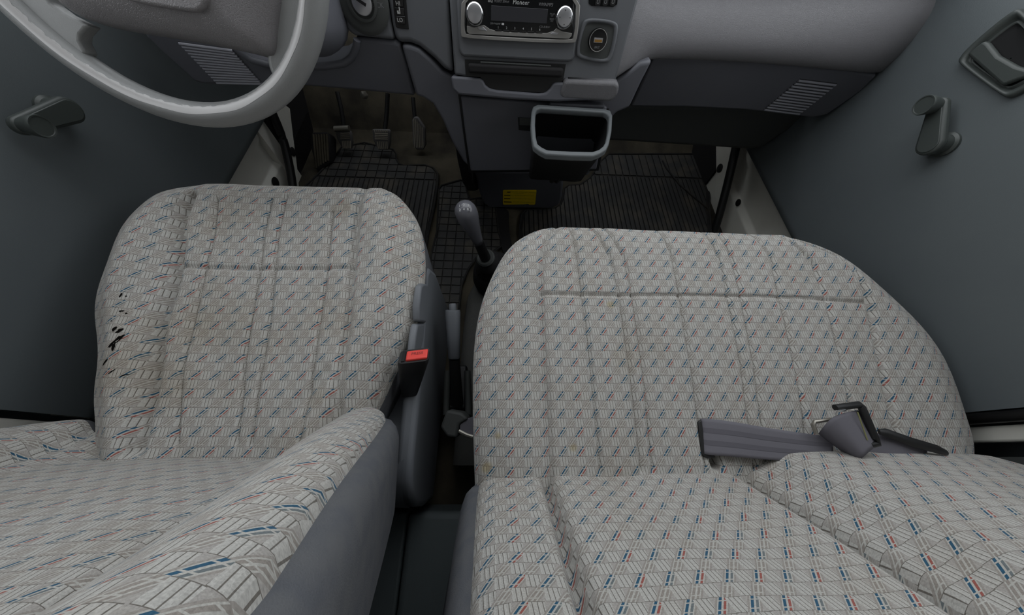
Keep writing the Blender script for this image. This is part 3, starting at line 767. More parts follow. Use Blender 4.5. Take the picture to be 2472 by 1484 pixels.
# padded cup-holder front
ch = [(1364, 196), (1372, 194), (1486, 199), (1496, 205), (1494, 225), (1482, 243), (1470, 247), (1362, 242), (1350, 234), (1352, 222)]
polypx('cup_holder_front', PB, ch, 0, .030, 'pad', DB, bevel=.009, bseg=4)['label'] = 'lighter grey padded cup holder front'
polypx('tray_lip', FASC, [(1088, 184), (1158, 189), (1166, 194), (1172, 206), (1182, 214), (1200, 218), (1300, 226), (1318, 224), (1328, 214), (1336, 200), (1345, 199), (1476, 203), (1470, 240), (1345, 246), (1240, 241), (1106, 229), (1092, 215)], -.03, .006, 'lower', DB, bevel=.004)
# steering column shroud
sh_c = [V((-.365, .700, .600)), V((-.365, .66, .602)), V((-.375, .60, .625)), V((-.39, .565, .655))]
rows = []
for c_, (ww, hh) in zip(sh_c, ((.102, .085), (.100, .083), (.085, .070), (.060, .055))):
    rows.append([c_ + V((a * 2 * ww / 2 , 0, 0)) + V((0, .35, 1)).normalized() * b for a, b in [(x, y * hh) for x, y in rrect(2, 2, .55, 6)]])
cs = loft('column_shroud', rows, 'lower', None, closed=True, cap=True, angle=50, sub=1)
tag(cs, 'dark plastic steering column shroud between wheel and dashboard', 'column cover')
# demist / power outlet recess on the right of the radio
uo = [FASC.loc(*q) for q in ((1408, 44), (1494, 53), (1472, 153), (1388, 138))]
uc = (sum(a for a, b in uo) / 4, sum(b for a, b in uo) / 4)
def inset(pts, k): return [(uc[0] + (a - uc[0]) * k, uc[1] + (b - uc[1]) * k) for a, b in pts]
us = []
for i in range(4):
    for k in (.14, .86): us.append((uo[i][0] + (uo[(i + 1) % 4][0] - uo[i][0]) * k, uo[i][1] + (uo[(i + 1) % 4][1] - uo[i][1]) * k))
us = smooth_loop(us, 2)
fr_ = loft('outlet_frame', [[FASC(a, b, h) for a, b in inset(us, k)] for k, h in ((1.06, -.001), (1.05, .0035), (.98, .0045), (.90, .004), (.86, .0015))], 'dash', DB, closed=True, angle=None)
bmw = bmesh.new(); bm_loft(bmw, [[FASC(a, b - d, h) for a, b in inset(us, k)] for k, h, d in ((.86, .0015, 0), (.70, .0012, -.004), (.55, .0010, -.006), (.05, .0009, -.006))], closed=True)
finish('outlet_recess', bmw, 'darkbox', fr_)
# small button strip at the top right
polypx('button_recess', FASC, [(1420, -40), (1421, 8), (1428, 14), (1480, 17), (1490, 10), (1496, -40)], 0, .001, 'gloss', DB, bevel=.0004)
for x in (1443, 1461, 1479):
    a, b = FASC.loc(x, 4); bt = poly('push_button', FASC, [(a + i, b + j) for i, j in rrect(.0085, .010, .002, 2)], .001, .003, 'black', DB, bevel=.0005)
    a, b = FASC.loc(x, 4); ring('button_mark', FASC, [(a + i, b + j) for i, j in rrect(.004, .005, .001, 2)], [(a + i, b + j) for i, j in rrect(.0026, .0036, .0006, 2)], .003, .0033, 'inkd', bt, smooth=False)

# ---- car radio
RA = empty('car_radio', FASC.px(1255, 60))
tag(RA, 'silver and black car radio with two round knobs in the dashboard', 'radio')
ro = [FASC.loc(*q) for q in ((1118, -40), (1112, 82), (1120, 93), (1380, 106), (1392, 96), (1402, -40))]
bz = ring('bezel', FASC, smooth_loop(ro, 2), smooth_loop([FASC.loc(*q) for q in ((1127, -34), (1122, 76), (1130, 84), (1375, 97), (1384, 88), (1391, -34))], 2), .003, .011, 'champagne', RA, bevel=.002)
fc = polypx('faceplate', FASC, [(1126, -40), (1124, 76), (1131, 83), (1374, 95), (1382, 87), (1389, -40)], .004, .0095, 'gloss', RA, bevel=.002)
# silver smile under the display
sm = [(1127, 62), (1145, 66), (1168, 60), (1182, 70), (1200, 75), (1240, 78), (1290, 80), (1320, 80), (1338, 74), (1343, 68), (1358, 76), (1381, 80), (1380, 87), (1373, 94), (1132, 82), (1127, 76)]
polypx('silver_trim', FASC, sm, .009, .0105, 'champagne', fc, bevel=.0005)
polypx('display', FASC, [(1186, 13), (1323, 22), (1320, 57), (1185, 50)], .009, .0100, 'lcd', fc, bevel=.0004)
for x, y in ((1148, 33), (1359, 42)):
    a, b = FASC.loc(x, y); kb = lathe('volume_knob', [(0, 0), (.0145, 0), (.0150, .006), (.0138, .012), (.0120, .0135), (.0116, .0128), (0, .0128)], FASC(a, b, .0095), FASC.n, 'chrome', RA, n=48)
    lathe('knob_face', [(0, .0120), (.0116, .0120), (.0114, .0134), (.0106, .0138), (0, .0138)], FASC(a, b, .0095), FASC.n, 'alu', kb, n=40)
    if x > 1300:
        for dx, dy in ((0, .0085), (0, -.0085), (.0085, 0), (-.0085, 0)):
            box('arrow_dot', FASC(a + dx, b + dy, .0235), FASC.x * .0006, FASC.y * .0006, FASC.n * .0003, 'gloss', kb, bevel=0)
def rt(s_, x, y, sz, mat='ink', sx=1., shear=0, h=.0098):
    a, b = FASC.loc(x, y); text('lettering', s_, FASC, a, b, sz, mat, fc, h=h, sx=sx, shear=shear)
rt('Pioneer', 1257, 6.5, .0078, 'ink', 1.1, .1); rt('WMA/MP3', 1316, 11.5, .0055, 'inkd', .95, .2); rt('EEQ', 1184, 2.5, .0048, 'ink', .9, .1); rt('MOSFET 50Wx4', 1211, 4, .0042, 'inkd', .82, .1)
rt('DEH-P4600MP', 1196, 57, .0034, 'inkd', .82, .2); rt('CD-R/RW', 1313, 65, .0038, 'inkd', 1.1, .2)
rt('FM AM', 1332, 34, .0028, 'inkd'); rt('CD', 1331, 38, .0028, 'inkd'); rt('BAND', 1331, 46, .0028, 'inkd'); rt('ESC', 1331, 51, .0028, 'inkd')
polypx('format_badge', FASC, [(1211, 55), (1217, 55.4), (1217, 60.5), (1211, 60.1)], .009, .0101, 'ink', fc, bevel=0)
for i in range(6):
    x = 1203 + i * 19.8; rt(str(i + 1), x, 66 + i * 1.0, .0042, 'ink')
    polypx('preset_button', FASC, [(x - 8, 71.5 + i), (x + 7, 72.2 + i), (x + 7, 75 + i), (x - 8, 74.2 + i)], .009, .0112, 'gloss', fc, bevel=.0004)
polypx('eject_key', FASC, [(1153, 66), (1166, 65), (1175, 74), (1157, 72)], .0105, .0112, 'alu', fc, bevel=.0004)
polypx('source_key', FASC, [(1332, 78), (1350, 78), (1345, 84), (1329, 83)], .0105, .0112, 'alu', fc, bevel=.0004)
# ---- USB charger
ub = FASC.loc(1440, 96)
US = lathe('usb_charger', [(0, 0), (.0155, 0), (.0160, .010), (.0150, .0125), (0, .0128)], FASC(ub[0], ub[1], .001), FASC.n, 'gloss', None, n=48)
tag(US, 'round black usb charger plugged into the dashboard outlet', 'charger')
ring('chrome_ring', FASC, [(ub[0] + .0152 * math.cos(t), ub[1] + .0152 * math.sin(t)) for t in np.linspace(0, 2 * math.pi, 40, endpoint=False)], [(ub[0] + .0144 * math.cos(t), ub[1] + .0144 * math.sin(t)) for t in np.linspace(0, 2 * math.pi, 40, endpoint=False)], .011, .0142, 'chrome', US)
box('usb_port', FASC(ub[0], ub[1], .0140), FASC.x * .0075, FASC.y * .0032, FASC.n * .0005, 'alu', US, bevel=0)
box('port_tongue', FASC(ub[0], ub[1] - .0008, .0145), FASC.x * .0064, FASC.y * .0017, FASC.n * .0003, 'gold', US, bevel=0)
text('charger_lettering', 'BRIT', FASC, ub[0], ub[1] - .0095, .0045, 'inkd', US, h=.0140)

# ------------------------------------------------------------------ steering wheel
WA = math.radians(58); WR = .193
PW = Plane((-.408, .528, .714), (1, 0, 0), (0, math.cos(WA), math.sin(WA)))
SW = empty('steering_wheel', PW.o); tag(SW, 'grey four-spoke steering wheel with worn shiny rim', 'steering wheel')
n_ = 96; m_ = 20; bm = bmesh.new()
rows = []
for i in range(n_):
    t = 2 * math.pi * i / n_; c_ = PW(WR * math.cos(t), WR * math.sin(t)); rad = PW.x * math.cos(t) + PW.y * math.sin(t)
    rows.append([c_ + rad * .0150 * math.cos(2 * math.pi * k / m_) + PW.n * .0168 * math.sin(2 * math.pi * k / m_) for k in range(m_)])
vr = [[bm.verts.new(p) for p in r] for r in rows]
for i in range(n_):
    for k in range(m_): bm.faces.new((vr[i][k], vr[(i + 1) % n_][k], vr[(i + 1) % n_][(k + 1) % m_], vr[i][(k + 1) % m_]))
finish('rim', bm, 'wheel', SW)
# hub pad: squarish, crowned, with a recessed badge field
def wl(x, y, h=0): 
    d = PW.px(x, y, h) - PW.o; return d.dot(PW.x), d.dot(PW.y)
hp = [wl(*q, .02) for q in ((108, -8), (130, 22), (200, 52), (300, 70), (430, 90), (560, 116), (640, 137), (652, 120), (655, 60), (668, -40))]
top_ = [(a, -b * .75 + .01) for a, b in hp[::-1]]
loop = smooth_loop(hp + top_, 2)
hc = (0, -.01)
def hs(k): return [(hc[0] + (a - hc[0]) * k, hc[1] + (b - hc[1]) * k) for a, b in loop]
rows = [[PW(a, b, h) for a, b in hs(k)] for k, h in ((.90, -.055), (.98, -.03), (1.0, -.010), (.99, .004), (.95, .014), (.86, .021), (.74, .026), (.64, .028), (.62, .0295), (.59, .0295), (.57, .0265), (.4, .029), (.2, .030), (.02, .0305))]
loft('hub_pad', rows, 'wheel_pad', SW, closed=True, angle=None)
# wide low webs between hub and rim, slim upper spokes
for px_ in ([(664, -70), (657, 40), (650, 100), (641, 137), (645, 160), (655, 186), (672, 205), (705, 190), (735, 140), (745, 40), (748, -70)],
            [(-60, -90), (0, 0), (60, 58), (130, 115), (190, 150), (205, 128), (190, 100), (192, 84), (206, 68), (214, 62), (190, 50), (150, 30), (120, 8), (100, -20), (60, -90)]):
    prism('spoke', [PW.px(x, y, .004) for x, y in px_], PW.n * -.016, 'wheel', SW, bevel=.006, bseg=4)
for s_ in (-1, 1):
    rws = []
    for t in np.linspace(0, 1, 7):
        c_ = PW(s_ * (.080 + .10 * t), .050 + .02 * t, -.012)
        rws.append([c_ + PW.y * .022 * x + PW.n * .010 * y for x, y in rrect(2, 2, .6, 4)])
    loft('spoke', rws, 'wheel', SW, closed=True, cap=True, angle=None)
prism('badge_panel', [PW.px(x, y, .0325) for x, y in ((235, -40), (303, -2), (350, 10), (404, 19), (450, 26), (474, 27), (489, 18), (496, 0), (502, -60), (260, -80))], PW.n * -.010, 'wheel_pad', SW, bevel=.003, bseg=4)
# worn, polished band along the lower rim; its pale colour also paints in highlights
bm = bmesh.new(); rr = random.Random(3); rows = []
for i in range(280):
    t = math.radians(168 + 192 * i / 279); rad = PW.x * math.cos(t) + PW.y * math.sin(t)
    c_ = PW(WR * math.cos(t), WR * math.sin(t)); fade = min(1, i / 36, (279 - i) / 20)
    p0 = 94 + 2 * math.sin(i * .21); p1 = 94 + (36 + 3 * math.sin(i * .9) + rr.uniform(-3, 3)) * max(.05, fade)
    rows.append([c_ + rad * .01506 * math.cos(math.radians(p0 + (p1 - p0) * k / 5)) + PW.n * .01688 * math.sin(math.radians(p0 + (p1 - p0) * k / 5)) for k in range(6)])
bm_loft(bm, rows); finish('worn_highlight_band', bm, 'wheel_worn_glint', SW, angle=None)
tube('steering_shaft', [PW(0, 0, -.05), PW(0, -.01, -.13)], .03, 'black', SW, n=20)

# ------------------------------------------------------------------ tunnel, engine cover, footwell
def bumpy(name, rows, mat, parent=None, **k): return loft(name, rows, mat, parent, **k)
# carpeted tunnel hump between the seats
TU = struct(loft('trim_8', [[(x0, y, 0), (x0 + .01, y, h * .8), (x0 + .03, y, h), (x1 - .03, y, h), (x1 - .01, y, h * .8), (x1, y, 0)] for y, x0, x1, h in
     ((-.02, -.105, .02, .10), (.10, -.105, .03, .10), (.30, -.105, .05, .085), (.42, -.100, .06, .060), (.50, -.075, .07, .030), (.57, -.03, .07, .004))], 'carpet_dark', angle=None))
TU['label'] = 'dark carpeted transmission hump between the seats'
EC = empty('engine_cover', (-.16, -.3, 0)); tag(EC, 'dark vinyl engine cover on the floor between the seat backs', 'engine cover')
sbox('raised_panel', -.168, .06, -.56, -.098, .02, .130, 'engine', EC, bevel=.012)
prism('side_panel', [V(q) for q in ((-.24, -.10, .105), (-.172, -.10, .112), (-.172, -.56, .112), (-.36, -.56, .105))], (0, 0, -.08), 'engine', EC, bevel=.006)
# console side wall down to the driver footwell
CW = prism('console_side', [V((-.112, y, z)) for y, z in ((.66, .44), (.665, .30), (.70, .20), (.78, .10), (.86, .03), (.95, .004), (1.10, .004), (1.16, .06), (1.36, .42))], (.03, 0, 0), 'soft', None, bevel=.006)
tag(CW, 'dark carpeted console side wall beside the accelerator pedal', 'panel')
for i in range(9):
    y = .72 + i * .022; z = .36 - i * .018
    tube('vent_rib', [V((-.113, y, z)), V((-.113, y + .030, z + .012))], .002, 'soft', CW, n=6)
# heater cover with the yellow warning sticker
PH = Plane((.05, .765, .12), (1, 0, 0), (0, -.06, .25))
HC = polypx('heater_cover', PH, [(1136, 405), (1148, 430), (1158, 470), (1168, 492), (1182, 502), (1330, 504), (1350, 496), (1357, 478), (1362, 420), (1362, 405)], -.10, 0, 'lower', None, bevel=.008)
tag(HC, 'grey heater cover under the dash bearing a yellow warning sticker', 'panel')
stk = polypx('warning_sticker', PH, [(1216, 459), (1294, 459), (1295, 461), (1292, 492), (1290, 494), (1278, 494), (1275, 492), (1266, 493), (1216, 494), (1214, 492), (1214, 461)], 0, .0008, 'yellow', HC, bevel=0); stk['label'] = 'yellow warning sticker with black text'
def hx(x, y): return PH.loc(x, y)
bm = bmesh.new()
def bar(x0, x1, y, th):
    (a0, b0_), (a1, b1) = hx(x0, y), hx(x1, y); bm_box(bm, PH((a0 + a1) / 2, (b0_ + b1) / 2, .0009), PH.x * (a1 - a0) / 2, PH.y * th, PH.n * .0001)
bar(1224, 1232, 463.2, .0022); bar(1217, 1232, 470.7, .0022); bar(1217, 1232, 478.7, .0022); bar(1216.5, 1235, 486.8, .0022)
finish('sticker_bars', bm, 'inkk', stk, smooth=False)
for s_, x, y, sz in (('ACHTUNG  ATTENTION  VARNING', 1262, 463.3, .0034), ('NE PAS OUVRIR', 1252, 466.5, .0030), ('NOT BRAKE BEFORE THE LIGHT', 1261, 471.2, .0034), ('DO NOT START WITH GEAR ON', 1261, 479.2, .0034), ('DO NOT TOUCH WHEN HOT', 1264, 487.2, .0034)):
    a, b = hx(x, y); text('sticker_print', s_, PH, a, b, sz * 1.25, 'inkk', stk, h=.0010, sx=1.25)
# ---- mats
def clip_rect(pl, x0, x1, y0, y1):
    def cl(p, f, inter):
        o = []
        for i in range(len(p)):
            a, b = p[i - 1], p[i]
            if f(b):
                if not f(a): o.append(inter(a, b))
                o.append(b)
            elif f(a): o.append(inter(a, b))
        return o
    for ax, v, sg in ((0, x0, 1), (0, x1, -1), (1, y0, 1), (1, y1, -1)):
        def inter(a, b, ax=ax, v=v):
            t = (v - a[ax]) / (b[ax] - a[ax] + 1e-12); return (a[0] + (b[0] - a[0]) * t, a[1] + (b[1] - a[1]) * t)
        pl = cl(pl, lambda p: (p[ax] - v) * sg >= 0, inter)
        if len(pl) < 3: return []
    return pl
def area(p): return abs(sum(p[i - 1][0] * p[i][1] - p[i][0] * p[i - 1][1] for i in range(len(p)))) / 2
def mat_(name, px, Z, label, cells, zf=None, rot=0):
    """rubber mat: base sheet, raised rim, treads clipped to the outline. cells: (name, y0, y1, dx, dy, gap)"""
    W = [at(x, y, Z=Z) for x, y in px]; W2 = [(p.x, p.y) for p in W]
    zf = zf or (lambda x, y: Z)
    e = empty(name, (sum(p.x for p in W) / len(W), sum(p.y for p in W) / len(W), 0)); tag(e, label, 'floor mat')
    bm = bmesh.new()
    t0 = [bm.verts.new((x, y, zf(x, y))) for x, y in W2]; bmesh.ops.triangulate(bm, faces=[bm.faces.new(t0)])
    g = bmesh.ops.extrude_face_region(bm, geom=bm.faces[:]); bmesh.ops.translate(bm, verts=[v for v in g['geom'] if isinstance(v, bmesh.types.BMVert)], vec=(0, 0, -.006))
    finish('mat_sheet', bm, 'rubber', e, smooth=False)
    # rim
    R = [V((x, y, zf(x, y) + .001)) for x, y in W2]; R2 = []
    for i in range(len(R)): R2 += [R[i - 1].lerp(R[i], k / 4) for k in range(4)]
    tube('mat_rim', R2 + [R2[0]], .0035, 'rubber', e, n=8)
    cr, sr = math.cos(rot), math.sin(rot)
    L2 = [(x * cr + y * sr, -x * sr + y * cr) for x, y in W2]
    cx, cy = sum(a for a, b in L2) / len(L2), sum(b for a, b in L2) / len(L2)
    L2 = [(cx + (a - cx) * .965, cy + (b - cy) * .965) for a, b in L2]
    for nm, y0, y1, dx, dy, gap in cells:
        x = math.floor(min(a for a, b in L2) / dx) * dx
        while x < max(a for a, b in L2):
            y = y0
            while y < y1 - 1e-6:
                q = clip_rect(L2, x + gap, x + dx - gap, y + gap, min(y + dy, y1) - gap)
                if len(q) > 2 and area(q) > 2.2e-5:
                    w3 = [(a * cr - b * sr, a * sr + b * cr) for a, b in q]
                    prism(nm, [V((a, b, zf(a, b) + .0030)) for a, b in w3], (0, 0, -.0028), 'rubber_top', e, bevel=0, smooth=False)
                y += dy
            x += dx
    return e
mat_('driver_floor_mat', [(735, 452), (766, 423), (800, 388), (814, 372), (824, 356), (880, 345), (950, 362), (956, 372), (956, 384), (963, 396), (975, 400), (1025, 399), (1046, 406), (1057, 420), (1057, 445), (1048, 500), (1035, 560), (1022, 640), (720, 640), (715, 480)], .008,
     'black rubber mat with squares and ribs under the foot pedals', [('tread_square', .925, 1.20, .036, .036, .0020), ('tread_rib', .60, .922, .018, .40, .0022)])
mat_('tunnel_floor_mat', [(1060, 456), (1066, 448), (1112, 435), (1121, 437), (1127, 465), (1135, 482), (1158, 478), (1180, 478), (1195, 488), (1199, 520), (1204, 560), (1214, 592), (1185, 612), (1150, 622), (1130, 650), (1114, 690), (1106, 760), (1098, 830), (1040, 830), (1036, 760), (1033, 700), (1040, 620), (1055, 560)], .012,
     'black rubber mat with small squares beneath the gear lever', [('tread_square', .26, .98, .030, .030, .0018)])
pm = mat_('passenger_floor_mat', [(1452, 388), (1470, 372), (1705, 372), (1712, 400), (1712, 500), (1716, 560), (1700, 640), (1260, 640), (1253, 560), (1258, 520), (1268, 508), (1340, 503), (1352, 496), (1358, 478), (1361, 455), (1372, 448), (1400, 447), (1425, 430), (1442, 405)], .008,
     'black ribbed rubber mat in the passenger footwell', [('tread_block', .985, 1.14, .028, .16, .0022), ('tread_rib', .60, .98, .0165, .42, .0020)])
P_ = [at(x, y, Z=.013) for x, y in ((1600, 388), (1608, 405), (1640, 445), (1680, 480), (1708, 502))]
tube('mat_fold', P_, .003, 'rubber', pm, n=8)
pp = prism('tunnel_plate', [at(x, y, Z=.016) for x, y in ((1198, 500), (1218, 500), (1228, 510), (1230, 560), (1236, 590), (1248, 602), (1250, 625), (1215, 612), (1205, 570))], (0, 0, -.008), 'soft', None, bevel=.002)
tag(pp, 'flat black rubber flap beside the gear lever mat', 'flap')

# ---- pedals
def pedal(name, label, outline, Yc, cpx, arm_px, ribs, rib_clip=None):
    c_ = at(*cpx, Y=Yc); P = Plane(c_, (1, 0, 0), (0, .45, .9))
    e = empty(name, c_); tag(e, label, 'pedal')
    pad = polypx('pedal_pad', P, outline, -.012, .006, 'pedal', e, bevel=.004)
    for (x0, y0), (x1, y1) in ribs:
        tube('pad_rib', [P.px(x0, y0, .0062), P.px(x1, y1, .0062)], .0022, 'pedal_rib', pad, n=6)
    if arm_px:
        A = [at(x, y, Y=Y) for x, y, Y in arm_px]
        tube('pedal_arm', A, .0075, 'black', e, n=10)
    return e, P
e, P = pedal('brake_pedal', 'brake pedal with ribbed rubber pad, the middle of three pedals', [(898, 312), (938, 313), (942, 318), (942, 345), (938, 362), (914, 362), (907, 352), (900, 335)], 1.06, (920, 340), [(928, 322, 1.075), (931, 300, 1.10), (934, 270, 1.13), (936, 225, 1.16)],
      [((904 + i * 5, 314), (905 + i * 5, 319)) for i in range(7)] + [((905, 322 + i * 4.3), (936, 323 + i * 4.3)) for i in range(4)] + [((911 + i * 4.6, 341), (914 + i * 4.2, 359)) for i in range(6)])
e, P = pedal('clutch_pedal', 'clutch pedal with curled top, leftmost of three pedals', [(809, 317), (844, 316), (848, 325), (850, 345), (847, 360), (828, 362), (822, 352), (813, 335)], 1.06, (830, 340), [(833, 325, 1.075), (829, 295, 1.10), (823, 258, 1.13), (814, 222, 1.16)],
      [((826 + i * 4.0, 340), (829 + i * 3.4, 358)) for i in range(6)] + [((822, 322 + i * 4.3), (844, 321 + i * 4.3)) for i in range(4)])
tube('pad_lip', [P.px(808, 311, .004), P.px(843, 309, .004)], .011, 'steel', e, n=14, flat=.8)
e, P = pedal('accelerator_pedal', 'tall narrow accelerator pedal, rightmost of three pedals', [(994, 290), (1000, 282), (1008, 282), (1026, 308), (1028, 350), (1021, 362), (1006, 362), (997, 350)], 1.10, (1010, 325), [(1003, 300, 1.12), (1000, 270, 1.15), (997, 236, 1.18)],
      [((999 + i * 4.1, 288 + max(0, i - 1) * 5), (1001 + i * 4.1, 356)) for i in range(6)])
# foot rest
fr0 = at(775, 370, Y=1.0); PF = Plane(fr0, (1, 0, 0), (0, .75, .66))
FRo = polypx('foot_rest', PF, [(752, 318), (790, 318), (796, 330), (796, 392), (766, 416), (752, 365), (748, 335)], -.05, 0, 'soft', None, bevel=.006)
tag(FRo, 'ribbed foot rest left of the clutch pedal', 'foot rest')
for i in range(6):
    tube('rest_rib', [PF.px(757 + i * 6.4, 324, .001), PF.px(764 + i * 5.6, 405 - i * 3.5, .001)], .004, 'carpet', FRo, n=8)
bt = at(880, 229, Y=1.02)
tag(lathe('bracket_bolt', [(0, 0), (.012, 0), (.012, .006), (.006, .010), (0, .010)], bt, (0, -1, .3), 'steel', None, n=6), 'steel bolt under the dash between clutch and brake', 'bolt')

# ---- litter bin hung on the console
BN = empty('litter_bin', at(1380, 330, Z=.44)); tag(BN, 'open black plastic litter bin with grey rim hung on the dashboard', 'bin')
PBn = Plane(at(1380, 310, Z=.476), (1, 0, 0), (0, 1, -.04))
ro_ = [PBn.loc(*q) for q in ((1283, 268), (1287, 256), (1298, 251), (1462, 262), (1474, 266), (1479, 278), (1477, 315), (1471, 345), (1464, 360), (1448, 370), (1432, 376), (1380, 375), (1318, 371), (1302, 363), (1288, 352), (1284, 335), (1281, 300))]
ri_ = [PBn.loc(*q) for q in ((1293, 272), (1296, 263), (1304, 260), (1458, 270), (1466, 274), (1470, 282), (1468, 314), (1462, 342), (1456, 352), (1446, 360), (1430, 365), (1380, 364), (1322, 361), (1308, 354), (1298, 346), (1294, 330), (1292, 300))]
ring('bin_rim', PBn, ro_, ri_, -.012, 0, 'bin_rim', BN, bevel=.003)
bot = [at(x, y, Z=.315) for x, y in ((1283, 395), (1285, 388), (1292, 386), (1405, 388), (1414, 390), (1418, 396), (1414, 410), (1409, 424), (1406, 432), (1402, 437), (1388, 439), (1362, 437), (1330, 435), (1300, 434), (1282, 432), (1277, 425), (1279, 405))]
bm = bmesh.new()
def lerp_loop(loop2, t, sc=1.0):
    return [PBn(a, b, -.006).lerp(q, t) for (a, b), q in zip(loop2, bot)]
mid2 = [((a + c) / 2, (b + d) / 2) for (a, b), (c, d) in zip(ro_, ri_)]
outer = [lerp_loop(mid2, t) for t in (0, .3, .6, .9, 1.0)]
cb = sum(bot, V()) / len(bot)
inner = [[p.lerp(cb + (PBn.o - cb) * (1 - t), .03) for p in lerp_loop(mid2, t)] for t in (.95, .6, .3, 0)]
bm_loft(bm, outer + inner, closed=True)
bm.verts.ensure_lookup_table(); nn = len(bot)
bm.faces.new([bm.verts[4 * nn + i] for i in range(nn)]); 
finish('bin_body', bm, 'black', BN, angle=50)
prism('bin_floor', [q.lerp(cb, .05) + V((0, 0, .012)) for q in bot], (0, 0, -.006), 'black', BN, bevel=0)
for k in (0, 1):
    x0 = 1335 + k * 40
    tube('bin_flute', [at(1352, 384, Z=.43).lerp(at(1352, 436, Z=.302), .0) + V((k * .03 - .015, -.001, 0)), at(1338, 436, Z=.302) + V((k * .012 - .006, -.001, 0))], .006, 'black', BN, n=8)
box('hanger', at(1392, 256, Y=.632) , (.055, 0, 0), (0, .006, 0), (0, 0, .006), 'lower', BN, bevel=.002)

# ---- gear lever
kt = at(1125, 512, Z=.372); kb_ = at(1155, 585, Z=.285); gb = at(1172, 622, Z=.215); gf = at(1200, 668, Z=.085)
ax = (kt - kb_).normalized(); L = (kt - kb_).length
GL = empty('gear_lever', gf); tag(GL, 'grey gear lever knob on black shaft rising from rubber boot', 'gear lever')
prof = [(.0, -L), (.0115, -L), (.0125, -L * .85), (.0150, -L * .6), (.0195, -L * .3), (.0222, -.012), (.0225, 0), (.0213, .008), (.0175, .0155), (.0115, .0205), (.005, .0228), (0, .0232)]
kn = lathe('gear_knob', prof, kt, ax, 'knob', GL, n=40, angle=None)
tube('gear_shaft', [kb_ + ax * .01, kb_.lerp(gb, .5), gb, gb.lerp(gf, .15)], [.0105, .012, .0135, .015], 'black', GL, n=20)
gd = (gb - gf).normalized()
lathe('boot_collar', [(.0, -.012), (.022, -.012), (.023, 0), (.0195, .004), (.0150, .002), (0, .002)], gb, gd, 'darkbox', GL, n=32)
lathe('gear_boot', [(.068, -.005), (.066, .02), (.056, .05), (.046, .075), (.040, .078), (.039, .090), (.033, .094), (.032, .110), (.027, .114), (.0225, (gb - gf).length - .01)], gf, gd, 'soft', GL, n=36, angle=None)
# shift pattern on the crown of the knob
PN = Plane(kt + ax * .0, (1, 0, -.1), ax.cross(V((1, 0, 0))) * 1.0)
tdir = (V(CC) - kt).normalized(); tq = (tdir * .6 + ax * .4).normalized()
PN = Plane(kt + tq * .0205, CR, tuple(CU))
PN = Plane(kt + tq * .0232, V((1, 0, 0)) - tq * tq.x, V((0, .9, .4)) - tq * V((0, .9, .4)).dot(tq))
for s_, a, b in (('1', -.0095, .0045), ('3', -.001, .0062), ('5', .0075, .0055), ('2', -.0088, -.0035), ('4', -.0008, -.0022), ('R', .0068, -.0018)):
    text('shift_pattern', s_, PN, a, b, .0068, 'ink', kn, h=.0004 - (a * a + b * b) / .05)
ring('reverse_circle', PN, [(.0068 + .0040 * math.cos(t), -.0018 + .0040 * math.sin(t)) for t in np.linspace(0, 6.283, 20, endpoint=False)], [(.0068 + .0035 * math.cos(t), -.0018 + .0035 * math.sin(t)) for t in np.linspace(0, 6.283, 20, endpoint=False)], -.0022, -.0009, 'inkd', kn, smooth=False)

# ---- handbrake
HB = empty('handbrake', at(1100, 985, Z=.13)); tag(HB, 'grey-gripped handbrake lever lying between the two seats', 'handbrake')
h0, h1, h2 = at(1093, 748, Z=.290), at(1097, 866, Z=.245), at(1103, 975, Z=.165)
hd = (h0 - h1).normalized()
rws = []
for t, ww in ((0, .0105), (.03, .0135), (.5, .0150), (.96, .0172), (1.0, .0160)):
    c_ = h1.lerp(h0, t); up = hd.cross(V((1, 0, 0))).normalized()
    rws.append([c_ + V((1, 0, 0)) * ww * .85 * x + up * ww * .8 * y for x, y in rrect(2, 2, .7, 4)])
loft('grip', rws, 'trim', HB, closed=True, cap=True, angle=50)
lathe('release_button', [(0, 0), (.0075, 0), (.0075, .010), (.0060, .0125), (0, .0130)], h0, hd, 'trim', HB, n=20)
tube('lever_bar', [h1, h1.lerp(h2, .5), h2], [.0105, .012, .014], 'black', HB, n=12, flat=.7)
prism('lever_bracket', [at(x, y, Z=.15) for x, y in ((1084, 880), (1128, 880), (1126, 990), (1080, 990))], (0, 0, -.05), 'black', HB, bevel=.006)
for s_ in (1, -1):
    tube('bracket_rail', [at(1104 + s_ * 24, 895, Z=.165), at(1104 + s_ * 27, 1000, Z=.15)], .007, 'darkbox', HB, n=10)

# ---- driver belt buckle
b_t, b_b = at(1000, 858, Z=.395), at(990, 945, Z=.310)
PBk = Plane(b_t, (1, .12, .05), (b_t - b_b)); hn = (b_t - b_b).length
BK = empty('seat_belt_buckle', b_b); tag(BK, 'seat belt buckle with red release button beside the driver seat', 'buckle')
up = (b_t - b_b).normalized(); sd = PBk.x; ot = PBk.n
rws = []
for t, ww, th in ((-.0, .0125, .010), (.12, .0140, .011), (.55, .0185, .0125), (.95, .0225, .0135), (1.0, .0215, .0125)):
    c_ = b_b.lerp(b_t, t); rws.append([c_ + sd * ww * x + ot * th * y for x, y in rrect(2, 2, .35, 3)])
loft('buckle_housing', rws, 'black', BK, closed=True, cap=True, angle=40)
rb = box('release_button', b_t + up * .001 + sd * .004 + ot * .001, sd * .0155, ot * .0085, up * .003, 'red', BK, bevel=.002)
PR_ = Plane(b_t + up * .0042 + sd * .004, sd, -ot if (-ot).dot(V((0, 1, 0))) > 0 else ot)
if PR_.n.dot(up) < 0: PR_ = Plane(PR_.o, -sd, PR_.y)
text('press_lettering', 'PRESS', PR_, 0, 0, .0068, 'redink', BK, h=.0003)
